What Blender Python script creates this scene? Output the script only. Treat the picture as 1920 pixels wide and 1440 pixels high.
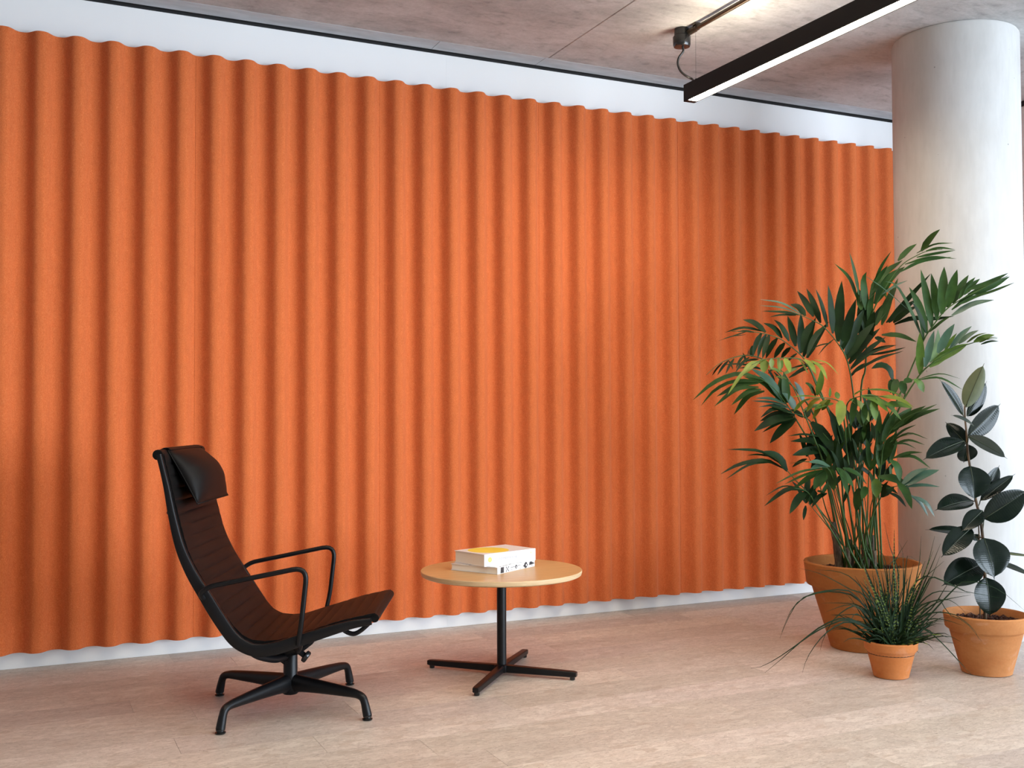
import bpy, bmesh, math, random
from mathutils import Vector, Matrix, Quaternion

for o in list(bpy.data.objects):
    bpy.data.objects.remove(o)
S = bpy.context.scene
COL = S.collection
PI = math.pi

# ------------------------------------------------------------------ camera
F_PX, YAW, PITCH, ROLL, EYE = 1978.42, 0.439837, 0.0284335, -0.0038735, 1.1
fw = Vector((math.sin(YAW)*math.cos(PITCH), math.cos(YAW)*math.cos(PITCH), math.sin(PITCH)))
r0 = Vector((math.cos(YAW), -math.sin(YAW), 0)); u0 = r0.cross(fw)
RT = r0*math.cos(ROLL) + u0*math.sin(ROLL)
UP = u0*math.cos(ROLL) - r0*math.sin(ROLL)
EYEP = Vector((0, 0, EYE))
cd = bpy.data.cameras.new('camera'); cam = bpy.data.objects.new('camera', cd); COL.objects.link(cam)
cam.matrix_world = Matrix(((RT.x, UP.x, -fw.x, 0), (RT.y, UP.y, -fw.y, 0), (RT.z, UP.z, -fw.z, EYE), (0, 0, 0, 1)))
cd.sensor_width = 36; cd.sensor_fit = 'HORIZONTAL'; cd.lens = F_PX/1920*36
cd.clip_start = 0.05; cd.clip_end = 60
S.camera = cam

# ------------------------------------------------------------------ world, daylight, exposure
w = bpy.data.worlds.new('world'); S.world = w; w.use_nodes = True
w.node_tree.nodes['Background'].inputs[0].default_value = (0.75, 0.86, 1.0, 1)
w.node_tree.nodes['Background'].inputs[1].default_value = 0.6
S.view_settings.view_transform = 'Standard'; S.view_settings.look = 'None'
S.view_settings.gamma = 1.0; S.view_settings.use_curve_mapping = False
S.view_settings.exposure = 0.0

def area(name, loc, aim, sx, sy, power, color):
    l = bpy.data.lights.new(name, 'AREA'); l.shape = 'RECTANGLE'; l.size = sx; l.size_y = sy
    l.energy = power; l.color = color
    o = bpy.data.objects.new(name, l); COL.objects.link(o); o.location = loc
    d = Vector(aim)-Vector(loc)
    o.rotation_euler = d.to_track_quat('-Z', 'Y').to_euler()
    return o
DAY = (0.73, 0.86, 1.0)
# daylight coming in through the windows of the right-hand wall and of the wall behind the camera
area('window_light_right_a', (8.90, 0.4, 1.36), (0, 0.4, 1.36), 2.6, 2.6, 130, DAY)
area('window_light_right_b', (8.90, -2.4, 1.36), (0, -2.4, 1.36), 2.6, 2.6, 360, DAY)
area('window_light_front', (6.2, -3.90, 1.36), (6.2, 5, 1.36), 4.0, 2.6, 610, DAY)


# ------------------------------------------------------------------ helpers
OFF = {}
def finish(o, parent):
    if parent is not None:
        o.parent = parent
    return o
def obj(name, verts, faces, mat, parent=None, smooth=False, sharp=None, origin=None):
    """one mesh object; verts are world coordinates"""
    off = OFF[parent.name] if parent is not None else (Vector(origin) if origin is not None else Vector((0, 0, 0)))
    me = bpy.data.meshes.new(name)
    me.from_pydata([(v[0]-off.x, v[1]-off.y, v[2]-off.z) for v in verts], [], faces)
    bm = bmesh.new(); bm.from_mesh(me)
    bmesh.ops.recalc_face_normals(bm, faces=bm.faces); bm.to_mesh(me); bm.free()
    if mat is not None:
        for m in (mat if isinstance(mat, (list, tuple)) else [mat]): me.materials.append(m)
    if smooth or sharp:
        me.polygons.foreach_set('use_smooth', [True]*len(me.polygons))
        if sharp: me.set_sharp_from_angle(angle=math.radians(sharp))
    o = bpy.data.objects.new(name, me); COL.objects.link(o)
    if parent is not None:
        o.parent = parent
    else:
        o.location = off
    OFF[o.name] = off
    return o
def raw_obj(name, me, parent, loc_world):
    o = bpy.data.objects.new(name, me); COL.objects.link(o)
    off = OFF[parent.name] if parent is not None else Vector((0, 0, 0))
    o.parent = parent; o.location = Vector(loc_world)-off
    OFF[o.name] = off
    return o
def thing(name, label, cat, loc, group=None):
    o = bpy.data.objects.new(name, None); COL.objects.link(o); o.location = loc
    o.empty_display_size = 0.1
    o['label'] = label; o['category'] = cat
    if group: o['group'] = group
    OFF[o.name] = Vector(loc)
    return o
def tag(o, label, cat, group=None):
    o['label'] = label; o['category'] = cat
    if group: o['group'] = group
    return o
def struct(name, verts, faces, mat, smooth=False, sharp=None):
    o = obj(name, verts, faces, mat, None, smooth, sharp); o['kind'] = 'structure'; return o

class MB:
    def __init__(s): s.v = []; s.f = []
    def add(s, v, f):
        n = len(s.v); s.v += [tuple(q) for q in v]; s.f += [tuple(i+n for i in g) for g in f]; return s
    def box(s, lo, hi, fr=None):
        """axis box; fr = (origin, ex, ey, ez) frame"""
        v = [(x, y, z) for x in (lo[0], hi[0]) for y in (lo[1], hi[1]) for z in (lo[2], hi[2])]
        if fr:
            o, ex, ey, ez = fr; v = [o+ex*p[0]+ey*p[1]+ez*p[2] for p in v]
        return s.add(v, [(0, 1, 3, 2), (4, 6, 7, 5), (0, 4, 5, 1), (2, 3, 7, 6), (0, 2, 6, 4), (1, 5, 7, 3)])
    def sweep(s, path, radii, n=10, caps=True, ref=None):
        v, f = sweep(path, radii, n, caps, ref); return s.add(v, f)
    def lathe(s, c, prof, n=48, axis=None):
        v, f = lathe(c, prof, n); return s.add(v, f)
def bbox(lo, hi, bev, fr=None, seg=2):
    bm = bmesh.new(); bmesh.ops.create_cube(bm, size=1)
    for v in bm.verts:
        v.co = Vector([lo[i]+(hi[i]-lo[i])*(v.co[i]+.5) for i in range(3)])
    bmesh.ops.bevel(bm, geom=list(bm.edges), offset=bev, segments=seg, profile=0.5, affect='EDGES')
    bm.verts.index_update()
    vs = [v.co.copy() for v in bm.verts]; fs = [tuple(v.index for v in f.verts) for f in bm.faces]
    bm.free()
    if fr:
        o, ex, ey, ez = fr; vs = [o+ex*p[0]+ey*p[1]+ez*p[2] for p in vs]
    return vs, fs
def frames(path, ref=None):
    P = [Vector(p) for p in path]; n = len(P); T = []
    for i in range(n):
        t = P[min(i+1, n-1)]-P[max(i-1, 0)]; T.append(t.normalized())
    r = Vector(ref) if ref is not None else (Vector((0, 0, 1)) if abs(T[0].z) < .9 else Vector((1, 0, 0)))
    N = (r-T[0]*r.dot(T[0])).normalized(); out = []
    for i in range(n):
        if ref is not None:
            q = Vector(ref)-T[i]*Vector(ref).dot(T[i])
            if q.length > 1e-4: N = q.normalized()
        elif i:
            N = (N-T[i]*N.dot(T[i])).normalized()
        out.append((P[i], T[i], N, T[i].cross(N)))
    return out
def sweep(path, radii, n=10, caps=True, ref=None):
    """tube along path; radii: float, list of floats or of (rN, rB)"""
    fr = frames(path, ref); v = []; f = []
    m = len(fr)
    for i, (P, T, N, B) in enumerate(fr):
        r = radii[i] if isinstance(radii, (list, tuple)) else radii
        a, b = r if isinstance(r, (list, tuple)) else (r, r)
        for k in range(n):
            t = 2*PI*k/n; v.append(P+N*(a*math.cos(t))+B*(b*math.sin(t)))
    for i in range(m-1):
        for k in range(n):
            k2 = (k+1) % n; f.append((i*n+k, i*n+k2, (i+1)*n+k2, (i+1)*n+k))
    if caps:
        f.append(tuple(range(n-1, -1, -1))); f.append(tuple((m-1)*n+k for k in range(n)))
    return v, f
def rsweep(path, wn, wb, ref):
    """rectangular bar along path: half size wn along ref-normal, wb along the other"""
    fr = frames(path, ref); v = []; f = []; m = len(fr)
    for i, (P, T, N, B) in enumerate(fr):
        a = wn[i] if isinstance(wn, (list, tuple)) else wn
        b = wb[i] if isinstance(wb, (list, tuple)) else wb
        c = .3*min(a, b)
        for (x, y) in ((a-c, b), (a, b-c), (a, -b+c), (a-c, -b), (-a+c, -b), (-a, -b+c), (-a, b-c), (-a+c, b)):
            v.append(P+N*x+B*y)
    for i in range(m-1):
        for k in range(8):
            k2 = (k+1) % 8; f.append((i*8+k, i*8+k2, (i+1)*8+k2, (i+1)*8+k))
    f.append(tuple(range(7, -1, -1))); f.append(tuple((m-1)*8+k for k in range(8)))
    return v, f
def lathe(c, prof, n=48):
    v = []; f = []
    for (r, z) in prof:
        for k in range(n):
            t = 2*PI*k/n; v.append((c[0]+r*math.cos(t), c[1]+r*math.sin(t), c[2]+z))
    m = len(prof)
    for i in range(m-1):
        for k in range(n):
            k2 = (k+1) % n; f.append((i*n+k, i*n+k2, (i+1)*n+k2, (i+1)*n+k))
    f.append(tuple(range(n-1, -1, -1))); f.append(tuple((m-1)*n+k for k in range(n)))
    return v, f
def catmull(P, k=6):
    P = [Vector(p) for p in P]; Q = [P[0]*2-P[1]]+P+[P[-1]*2-P[-2]]; out = []
    for i in range(1, len(Q)-2):
        a, b, c, d = Q[i-1:i+3]
        for j in range(k):
            t = j/k
            out.append(.5*((2*b)+(c-a)*t+(2*a-5*b+4*c-d)*t*t+(-a+3*b-3*c+d)*t**3))
    out.append(P[-1]); return out
def fillet(P, r, k=6):
    """polyline with rounded corners; r one radius or list for inner points"""
    P = [Vector(p) for p in P]; out = [P[0]]
    for i in range(1, len(P)-1):
        rr = r[i-1] if isinstance(r, (list, tuple)) else r
        a = (P[i-1]-P[i]); b = (P[i+1]-P[i]); d = min(rr, a.length*.49, b.length*.49)
        p0 = P[i]+a.normalized()*d; p1 = P[i]+b.normalized()*d
        for j in range(k+1):
            t = j/k; out.append(p0*(1-t)**2+P[i]*2*t*(1-t)+p1*t*t)
    out.append(P[-1]); return out
def at(x, y, depth):
    """world point seen at photo pixel (x, y) at the given distance along the view axis"""
    return EYEP+(fw+RT*((x-960)/F_PX)+UP*((720-y)/F_PX))*depth

# ------------------------------------------------------------------ materials
def mat(name, base, rough=.6, metal=0, spec=.5):
    m = bpy.data.materials.new(name); m.use_nodes = True
    b = m.node_tree.nodes['Principled BSDF']
    b.inputs['Base Color'].default_value = (*base, 1); b.inputs['Roughness'].default_value = rough
    b.inputs['Metallic'].default_value = metal; b.inputs['Specular IOR Level'].default_value = spec
    return m
def N(m, t, **kw):
    n = m.node_tree.nodes.new(t)
    for k, v in kw.items(): setattr(n, k, v)
    return n
def L(m, a, b): m.node_tree.links.new(a, b)
def bsdf(m): return m.node_tree.nodes['Principled BSDF']
def coords(m, scale=(1, 1, 1), kind='Object', rot=(0, 0, 0)):
    c = N(m, 'ShaderNodeTexCoord'); mp = N(m, 'ShaderNodeMapping')
    mp.inputs['Scale'].default_value = scale; mp.inputs['Rotation'].default_value = rot
    L(m, c.outputs[kind], mp.inputs['Vector']); return mp.outputs['Vector']
def noise(m, vec, scale, detail=4, rough=.55, dist=0):
    n = N(m, 'ShaderNodeTexNoise'); n.inputs['Scale'].default_value = scale
    n.inputs['Detail'].default_value = detail; n.inputs['Roughness'].default_value = rough
    n.inputs['Distortion'].default_value = dist
    if vec is not None: L(m, vec, n.inputs['Vector'])
    return n.outputs['Fac']
def ramp(m, fac, stops):
    r = N(m, 'ShaderNodeValToRGB'); e = r.color_ramp.elements
    while len(e) < len(stops): e.new(.5)
    for i, (p, c) in enumerate(stops):
        e[i].position = p; e[i].color = (*c, 1) if len(c) == 3 else c
    L(m, fac, r.inputs['Fac']); return r.outputs['Color']
def mix(m, fac, a, b, mode='MIX'):
    x = N(m, 'ShaderNodeMix'); x.data_type = 'RGBA'; x.blend_type = mode
    for i, q in ((0, fac), (6, a), (7, b)):
        if hasattr(q, 'is_linked') or hasattr(q, 'links'): L(m, q, x.inputs[i])
        else: x.inputs[i].default_value = q if i == 0 else (*q, 1)
    return x.outputs[2]
def bump(m, h, strength=.2, dist=.01):
    b = N(m, 'ShaderNodeBump'); b.inputs['Strength'].default_value = strength; b.inputs['Distance'].default_value = dist
    L(m, h, b.inputs['Height']); L(m, b.outputs['Normal'], bsdf(m).inputs['Normal'])
def setcol(m, c): L(m, c, bsdf(m).inputs['Base Color'])
def gray(v): return (v, v, v)

M = {}
# orange felt
m = M['felt'] = mat('orange_felt', (.72, .13, .035), .95, 0, .15)
v = coords(m, kind='Object')
f1 = noise(m, v, 240, 3, .7); f2 = noise(m, coords(m, (1, 1, .35)), 60, 4, .6)
c = ramp(m, f1, [(.25, (.53, .102, .026)), (.5, (.64, .154, .045)), (.78, (.75, .24, .09))])
c2 = ramp(m, f2, [(.3, gray(.90)), (.7, gray(1.0))])
setcol(m, mix(m, 1.0, c, c2, 'MULTIPLY')); bump(m, f1, .25, .002)
bsdf(m).inputs['Sheen Weight'].default_value = .25; bsdf(m).inputs['Sheen Roughness'].default_value = .5
bsdf(m).inputs['Sheen Tint'].default_value = (1, .55, .35, 1)
M['felt_edge'] = mat('orange_felt_cut_edge', (.62, .10, .03), .95, 0, .1)
# white wall
m = M['white'] = mat('white_paint', (.85, .85, .85), .7, 0, .3)
bump(m, noise(m, coords(m), 180, 2), .05, .002)
M['wall_off'] = mat('grey_wall_paint', (.40, .39, .375), .8)
# ceiling concrete
m = M['concrete'] = mat('ceiling_concrete', (.42, .36, .33), .85, 0, .25)
n1 = noise(m, coords(m, (1, 1.3, 1)), 1.6, 6, .62, .6); n2 = noise(m, coords(m, (1, 2.0, 1)), 9, 6, .7, .4); n3 = noise(m, coords(m), 60, 4, .7)
c = ramp(m, n1, [(.32, (.37, .37, .37)), (.52, (.50, .505, .51)), (.7, (.59, .60, .61))])
c2 = ramp(m, n2, [(.28, gray(.66)), (.46, gray(.96)), (.7, gray(1.08))])
c3 = ramp(m, n3, [(.3, gray(.90)), (.65, gray(1.04))])
setcol(m, mix(m, 1, mix(m, 1, c, c2, 'MULTIPLY'), c3, 'MULTIPLY')); bump(m, n2, .25, .01)
m = M['concrete_strip'] = mat('smooth_grey_concrete', (.40, .39, .38), .8, 0, .25)
n1 = noise(m, coords(m, (1, 4, 4)), 6, 5, .6)
setcol(m, ramp(m, n1, [(.3, (.42, .46, .50)), (.7, (.56, .61, .66))])); bump(m, n1, .1, .004)
# column concrete
m = M['column'] = mat('pale_column_concrete', (.66, .64, .61), .75, 0, .25)
n1 = noise(m, coords(m, (1, 1, .45)), 3.2, 5, .6, .3); n2 = noise(m, coords(m, (1, 1, .2)), 38, 4, .6)
c = ramp(m, n1, [(.3, (.49, .475, .455)), (.55, (.555, .545, .53)), (.75, (.585, .575, .56))])
vo = N(m, 'ShaderNodeTexVoronoi'); vo.inputs['Scale'].default_value = 9; L(m, coords(m), vo.inputs['Vector'])
pit = ramp(m, vo.outputs['Distance'], [(.0, gray(.35)), (.028, gray(.55)), (.04, gray(1))])
vo2 = N(m, 'ShaderNodeTexVoronoi'); vo2.inputs['Scale'].default_value = 17; L(m, coords(m), vo2.inputs['Vector'])
pit2 = ramp(m, vo2.outputs['Distance'], [(.0, gray(.55)), (.025, gray(.7)), (.035, gray(1))])
c2 = ramp(m, n2, [(.3, gray(.95)), (.7, gray(1.03))])
setcol(m, mix(m, 1, mix(m, 1, mix(m, 1, c, c2, 'MULTIPLY'), pit, 'MULTIPLY'), pit2, 'MULTIPLY'))
bump(m, n1, .1, .01)
M['black_gap'] = mat('black_shadow_gap', (.012, .012, .013), .8)
# cork floor planks
m = M['cork'] = mat('cork_plank', (.5, .34, .24), .42, 0, .45)
oi = N(m, 'ShaderNodeObjectInfo')
tc = N(m, 'ShaderNodeNewGeometry')
mp = N(m, 'ShaderNodeMapping'); mp.inputs['Scale'].default_value = (1, 2.3, 1); L(m, tc.outputs['Position'], mp.inputs['Vector'])
off = N(m, 'ShaderNodeVectorMath', operation='SCALE'); L(m, oi.outputs['Random'], off.inputs['Scale']); off.inputs[0].default_value = (17, 9, 5)
ad = N(m, 'ShaderNodeVectorMath', operation='ADD'); L(m, mp.outputs['Vector'], ad.inputs[0]); L(m, off.outputs[0], ad.inputs[1])
pv = ad.outputs[0]
dn = N(m, 'ShaderNodeTexNoise'); dn.inputs['Scale'].default_value = 22; dn.inputs['Detail'].default_value = 3; L(m, pv, dn.inputs['Vector'])
dsc = N(m, 'ShaderNodeVectorMath', operation='SCALE'); dsc.inputs['Scale'].default_value = .055; L(m, dn.outputs['Color'], dsc.inputs[0])
dv = N(m, 'ShaderNodeVectorMath', operation='ADD'); L(m, pv, dv.inputs[0]); L(m, dsc.outputs[0], dv.inputs[1]); dv = dv.outputs[0]
def cells(scale):
    vo = N(m, 'ShaderNodeTexVoronoi'); vo.inputs['Scale'].default_value = scale; L(m, dv, vo.inputs['Vector'])
    sp = N(m, 'ShaderNodeSeparateColor'); L(m, vo.outputs['Color'], sp.inputs[0]); return sp.outputs[0], sp.outputs[1]
ca, cb = cells(70); cc, cd_ = cells(17)
g1 = noise(m, pv, 150, 3, .75); g2 = noise(m, pv, 5, 4, .6, .8); g3 = noise(m, pv, 46, 5, .8, 1.6)
c = ramp(m, ca, [(.0, (.50, .435, .385)), (.35, (.60, .53, .475)), (.8, (.63, .56, .505)), (1, (.70, .635, .58))])
c = mix(m, 1, c, ramp(m, g1, [(.3, gray(.86)), (.7, gray(1.08))]), 'MULTIPLY')
c = mix(m, ramp(m, cc, [(.90, gray(0)), (.95, gray(.5))]), c, (.74, .68, .62))
c = mix(m, ramp(m, cd_, [(.90, gray(0)), (.96, gray(.35))]), c, (.43, .33, .26))
c = mix(m, ramp(m, g3, [(.345, gray(1)), (.40, gray(0))]), c, (.21, .155, .125))
c = mix(m, 1, c, ramp(m, g2, [(.3, gray(.89)), (.7, gray(1.07))]), 'MULTIPLY')
setcol(m, mix(m, 1, c, oi.outputs['Color'], 'MULTIPLY')); bump(m, g1, .06, .001)
rr = ramp(m, g3, [(.3, gray(.38)), (.7, gray(.48))]); L(m, rr, bsdf(m).inputs['Roughness'])
# blacks
M['black_metal'] = mat('black_powder_coat', (.005, .005, .006), .40, 0, .28)
M['black_plastic'] = mat('black_glide_plastic', (.010, .010, .010), .2, 0, .5)
m = M['leather'] = mat('black_leather', (.005, .0045, .0045), .5, 0, .16)
bump(m, noise(m, coords(m), 420, 3), .12, .001)
M['lamp_black'] = mat('black_lamp_housing', (.007, .007, .007), .55, 0, .2)
M['bronze'] = mat('dark_conduit', (.07, .055, .04), .3, .8)
M['cable'] = mat('black_cable', (.01, .01, .01), .3)
m = M['led'] = mat('led_diffuser', (1, 1, 1), .5)
bsdf(m).inputs['Emission Color'].default_value = (1.0, .86, .66, 1); bsdf(m).inputs['Emission Strength'].default_value = 66
m = M['led_up'] = mat('led_upper_diffuser', (1, 1, 1), .5)
bsdf(m).inputs['Emission Color'].default_value = (1.0, .86, .66, 1); bsdf(m).inputs['Emission Strength'].default_value = 34
# oak
m = M['oak'] = mat('light_oak_veneer', (.62, .39, .18), .36, 0, .45)
vv = coords(m, (1.2, 26, 26), rot=(0, 0, math.radians(12)))
g = noise(m, vv, 3.2, 5, .6, .35); g2 = noise(m, coords(m, (2, 90, 90), rot=(0, 0, math.radians(12))), 4, 3, .6)
c = ramp(m, g, [(.25, (.50, .285, .11)), (.5, (.60, .365, .155)), (.75, (.68, .44, .21))])
setcol(m, mix(m, 1, c, ramp(m, g2, [(.3, gray(.93)), (.7, gray(1.04))]), 'MULTIPLY'))
m = M['oak_edge'] = mat('oak_edge_band', (.66, .47, .27), .4, 0, .45)
g = noise(m, coords(m, (3, 3, 120)), 3, 4, .6)
setcol(m, ramp(m, g, [(.3, (.56, .37, .19)), (.7, (.72, .54, .33))]))
# paper
M['cover'] = mat('white_book_cover', (.78, .78, .79), .4, 0, .3)
m = M['pages'] = mat('cream_pages', (.76, .72, .66), .85)
g = noise(m, coords(m, (2, 2, 900)), 1.0, 2, .5)
setcol(m, ramp(m, g, [(.3, (.80, .76, .69)), (.7, (.90, .87, .81))]))
M['yellow'] = mat('yellow_print', (.90, .70, .09), .45, 0, .3)
M['paleyellow'] = mat('pale_yellow_print', (.80, .66, .10), .4)
M['ink'] = mat('dark_grey_print', (.035, .036, .042), .45)
M['grey_ink'] = mat('pale_grey_print', (.30, .30, .31), .4)
M['pink_ink'] = mat('pale_pink_print', (.72, .42, .48), .4)
# terracotta
def terracotta(name, a, b, bloom):
    m = mat(name, a, .85, 0, .2)
    n1 = noise(m, coords(m, (1, 1, 2.2)), 7, 5, .62, .4); n2 = noise(m, coords(m), 90, 3, .6); n3 = noise(m, coords(m, (1, 1, 1.4)), 12, 6, .65, .8)
    c = ramp(m, n1, [(.3, a), (.7, b)])
    c = mix(m, ramp(m, n3, [(.58, gray(0)), (.75, gray(bloom))]), c, (.66, .43, .33))
    setcol(m, mix(m, 1, c, ramp(m, n2, [(.3, gray(.93)), (.7, gray(1.03))]), 'MULTIPLY')); bump(m, n2, .12, .003)
    return m
M['terra_big'] = terracotta('terracotta_weathered', (.33, .115, .030), (.40, .155, .045), .18)
M['terra_small'] = terracotta('terracotta_bright', (.50, .165, .045), (.54, .20, .065), .25)
M['terra_rub'] = terracotta('terracotta_pale', (.42, .155, .050), (.50, .22, .08), .35)
m = M['soil'] = mat('clay_pebbles', (.09, .045, .03), .9, 0, .2)
setcol(m, ramp(m, noise(m, coords(m), 55, 3, .6), [(.3, (.035, .018, .013)), (.55, (.10, .048, .034)), (.75, (.19, .10, .075))]))
M['soil_dark'] = mat('dark_soil', (.02, .012, .009), .95)
def leafmat(name, a, b, rough=.38, sc=18, trans=.12, spec=.5):
    m = mat(name, a, rough, 0, spec)
    setcol(m, ramp(m, noise(m, coords(m), sc, 3, .5), [(.3, a), (.7, b)]))
    bsdf(m).inputs['Subsurface Weight'].default_value = 0
    if trans: bsdf(m).inputs['Transmission Weight'].default_value = 0
    return m
M['palm'] = leafmat('palm_green', (.012, .036, .005), (.025, .068, .010), .5, spec=.2)
M['palm_dark'] = leafmat('palm_dark_green', (.004, .013, .003), (.010, .029, .006), .5, spec=.16)
M['palm_light'] = leafmat('palm_light_green', (.045, .10, .012), (.09, .16, .020), .45, spec=.3)
M['palm_yellow'] = leafmat('palm_yellow_green', (.10, .14, .016), (.19, .22, .032), .48, spec=.3)
M['palm_grey'] = leafmat('palm_silvery_green', (.030, .075, .045), (.055, .115, .07), .36, spec=.45)
M['petiole'] = leafmat('palm_petiole_green', (.024, .062, .012), (.05, .10, .02), .45, spec=.3)
m = M['trunk'] = mat('fibrous_stem', (.12, .085, .055), .9)
setcol(m, ramp(m, noise(m, coords(m, (1, 1, .25)), 60, 4, .7), [(.35, (.035, .026, .018)), (.55, (.13, .095, .062)), (.72, (.34, .28, .21))]))
m = M['rubber'] = mat('rubber_leaf_dark', (.006, .012, .009), .16, 0, .2)
vv = coords(m, (1, 1, 1), kind='UV'); 
wv = N(m, 'ShaderNodeTexWave'); wv.wave_type = 'BANDS'; wv.bands_direction = 'X'; wv.inputs['Scale'].default_value = 7; wv.inputs['Distortion'].default_value = 1.0
L(m, vv, wv.inputs['Vector'])
bump(m, wv.outputs['Fac'], .05, .004)
setcol(m, ramp(m, noise(m, coords(m), 14, 3), [(.3, (.004, .008, .006)), (.7, (.008, .014, .009))]))
M['rubber_under'] = leafmat('rubber_leaf_underside', (.065, .08, .035), (.095, .11, .05), .5)
M['rubber_grey'] = leafmat('rubber_leaf_grey_green', (.014, .020, .014), (.026, .032, .023), .35, spec=.3)
M['rib'] = mat('leaf_midrib', (.03, .042, .018), .4)
m = M['bark'] = mat('brown_stem', (.11, .06, .03), .8)
setcol(m, ramp(m, noise(m, coords(m, (1, 1, .4)), 50, 3), [(.3, (.02, .012, .008)), (.7, (.15, .09, .042))]))
m = M['grass'] = leafmat('dark_blade_green', (.006, .016, .005), (.013, .030, .010), .5, spec=.12)
m = M['grass_band'] = mat('banded_blade_green', (.02, .05, .015), .5, 0, .25)
wv = N(m, 'ShaderNodeTexWave'); wv.wave_type = 'BANDS'; wv.bands_direction = 'Z'; wv.inputs['Scale'].default_value = 22; wv.inputs['Distortion'].default_value = 12; wv.inputs['Detail'].default_value = 3
L(m, coords(m), wv.inputs['Vector'])
setcol(m, ramp(m, wv.outputs['Fac'], [(.45, (.007, .020, .007)), (.74, (.012, .034, .009)), (.90, (.13, .18, .03))]))
M['glass'] = mat('window_glass', (.8, .9, 1), .1)
M['frame_grey'] = mat('grey_window_frame', (.25, .26, .27), .5)

# ================================================================== SETTING
W = 5.116; ZC = 2.988
def boxm(lo, hi): return MB().box(lo, hi)
# floor : concrete screed, with cork planks laid on it parallel to the wall
b = boxm((-4.1, -4.1, -.12), (9.1, W+.2, -.012)); floor = struct('floor', b.v, b.f, M['wall_off'])
PW = .19; PL = 1.2; gap = .0006
pv_, pf_ = MB().box((gap, gap, -.0115), (PL-gap, PW-gap, 0)).v, MB().box((0, 0, 0), (1, 1, 1)).f
pm = bpy.data.meshes.new('floor_plank'); pm.from_pydata(pv_, [], pf_); pm.materials.append(M['cork'])
bm = bmesh.new(); bm.from_mesh(pm); bmesh.ops.recalc_face_normals(bm, faces=bm.faces); bm.to_mesh(pm); bm.free()
y_first = 3.97-PW*9; random.seed(4)
row = 0; y = y_first
shift = {9: .606, 8: .497-.6, 7: .497}
while y+PW < W+.002:
    k = round((y-3.97)/PW)
    s = {0: .606, -1: 1.15, -2: .497, -3: .93}.get(k, random.uniform(0, 1.2))
    x = s-2*PL
    while x < 6.4:
        o = raw_obj('plank', pm, floor, (x, y, 0))
        q = random.uniform(.87, 1.07)*(.93 if k >= 0 and x < .5 else 1); o.color = (q, q*random.uniform(.985, 1.0), q*random.uniform(.965, 1.0), 1); x += PL
    y += PW; row += 1
y_last = y
b = MB()
b.box((-4.1, -4.1, -.0115), (9.1, y_first-gap, 0)); b.box((-4.1, y_last+gap, -.0115), (9.1, W, -.0005))
b.box((-4.1, y_first, -.0115), (-1.91, y_last, 0)); b.box((7.75, y_first, -.0115), (9.1, y_last, 0))
o = obj('plank_field', b.v, b.f, M['cork'], floor); o['kind'] = 'stuff'
# back wall : two boards with a hairline joint
b = boxm((-4.1, W, -.12), (5.9, W+.2, 3.3)); struct('wall_back', b.v, b.f, M['white'])
wb = bpy.data.objects['wall_back']
for x0, x1 in ((-4.0, 2.0266), (2.0270, 5.53)):
    b = boxm((x0, W-.012, 0.001), (x1, W-.0005, ZC-.006)); obj('wall_board', b.v, b.f, M['white'], wb)
b = boxm((-4.0, W-.010, ZC-.006), (5.53, W-.0005, ZC+.05)); struct('trim_1', b.v, b.f, M['black_gap'])
# return wall to the right of the column
b = boxm((5.53, 3.75, -.12), (5.75, W, 3.2)); struct('wall_return', b.v, b.f, M['white'])
b = boxm((5.515, 3.76, ZC-.03), (5.5295, W-.013, ZC-.001)); struct('trim_2', b.v, b.f, M['black_gap'])
# other walls (out of the picture, they only bounce light)
b = boxm((-4.3, -4.3, -.12), (-4.1, W+.2, 3.3)); struct('wall_left', b.v, b.f, M['wall_off'])
b = boxm((9.1, -4.3, -.12), (9.3, W+.2, 3.3)); struct('wall_right', b.v, b.f, M['wall_off'])
b = boxm((-4.3, -4.3, -.12), (9.3, -4.1, 3.3)); struct('wall_front', b.v, b.f, M['wall_off'])
b = boxm((5.75, W-.1, -.12), (9.1, W+.1, 3.3)); struct('wall_far', b.v, b.f, M['wall_off'])
def window(name, c, along, sx, sz):
    b = MB(); t = .05
    ex = Vector(along); ez = Vector((0, 0, 1)); ey = ez.cross(ex); fr = (Vector(c), ex, ey, ez)
    for x in (-sx/2-t, -t/2, sx/2): b.box((x, -.04, -sz/2), (x+t, .04, sz/2), fr)
    for z in (-sz/2-t, sz/2): b.box((-sx/2-t, -.04, z), (sx/2+t, .04, z+t), fr)
    return struct(name, b.v, b.f, M['frame_grey'])
window('window_1', (9.0, .4, 1.36), (0, 1, 0), 2.7, 2.66)
window('window_2', (9.0, -2.4, 1.36), (0, 1, 0), 2.7, 2.66)
window('window_3', (6.2, -4.0, 1.36), (1, 0, 0), 4.1, 2.66)
# ceiling : cast slabs with open joints, a smoother strip along the wall with a rounded arris
b = boxm((-4.3, -4.3, ZC+.03), (9.3, W+.2, 3.4)); ceiling = struct('ceiling', b.v, b.f, M['concrete'])
YS = 4.944
xs = [-4.3, -2.45, .05, 2.546, 5.05, 9.3]
for x0, x1 in zip(xs, xs[1:]):
    v_, f_ = bbox((x0+.0015, -4.3, ZC), (x1-.0015, YS-.002, ZC+.029), .003, seg=1)
    obj('ceiling_slab', v_, f_, M['concrete'], ceiling)
prof = [(YS, ZC+.029), (YS, ZC+.002), (YS+.002, ZC)]
for i in range(9):
    t = PI/2*i/8; prof.append((W-.058+.048*math.sin(t), ZC+.048-.048*math.cos(t) if i else ZC))
prof[-1] = (W-.010, ZC+.029)
prof = [(y, min(z, ZC+.029)) for y, z in prof]
xs = [-4.0, -1.2, 1.93, 2.53, 5.5]
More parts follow.
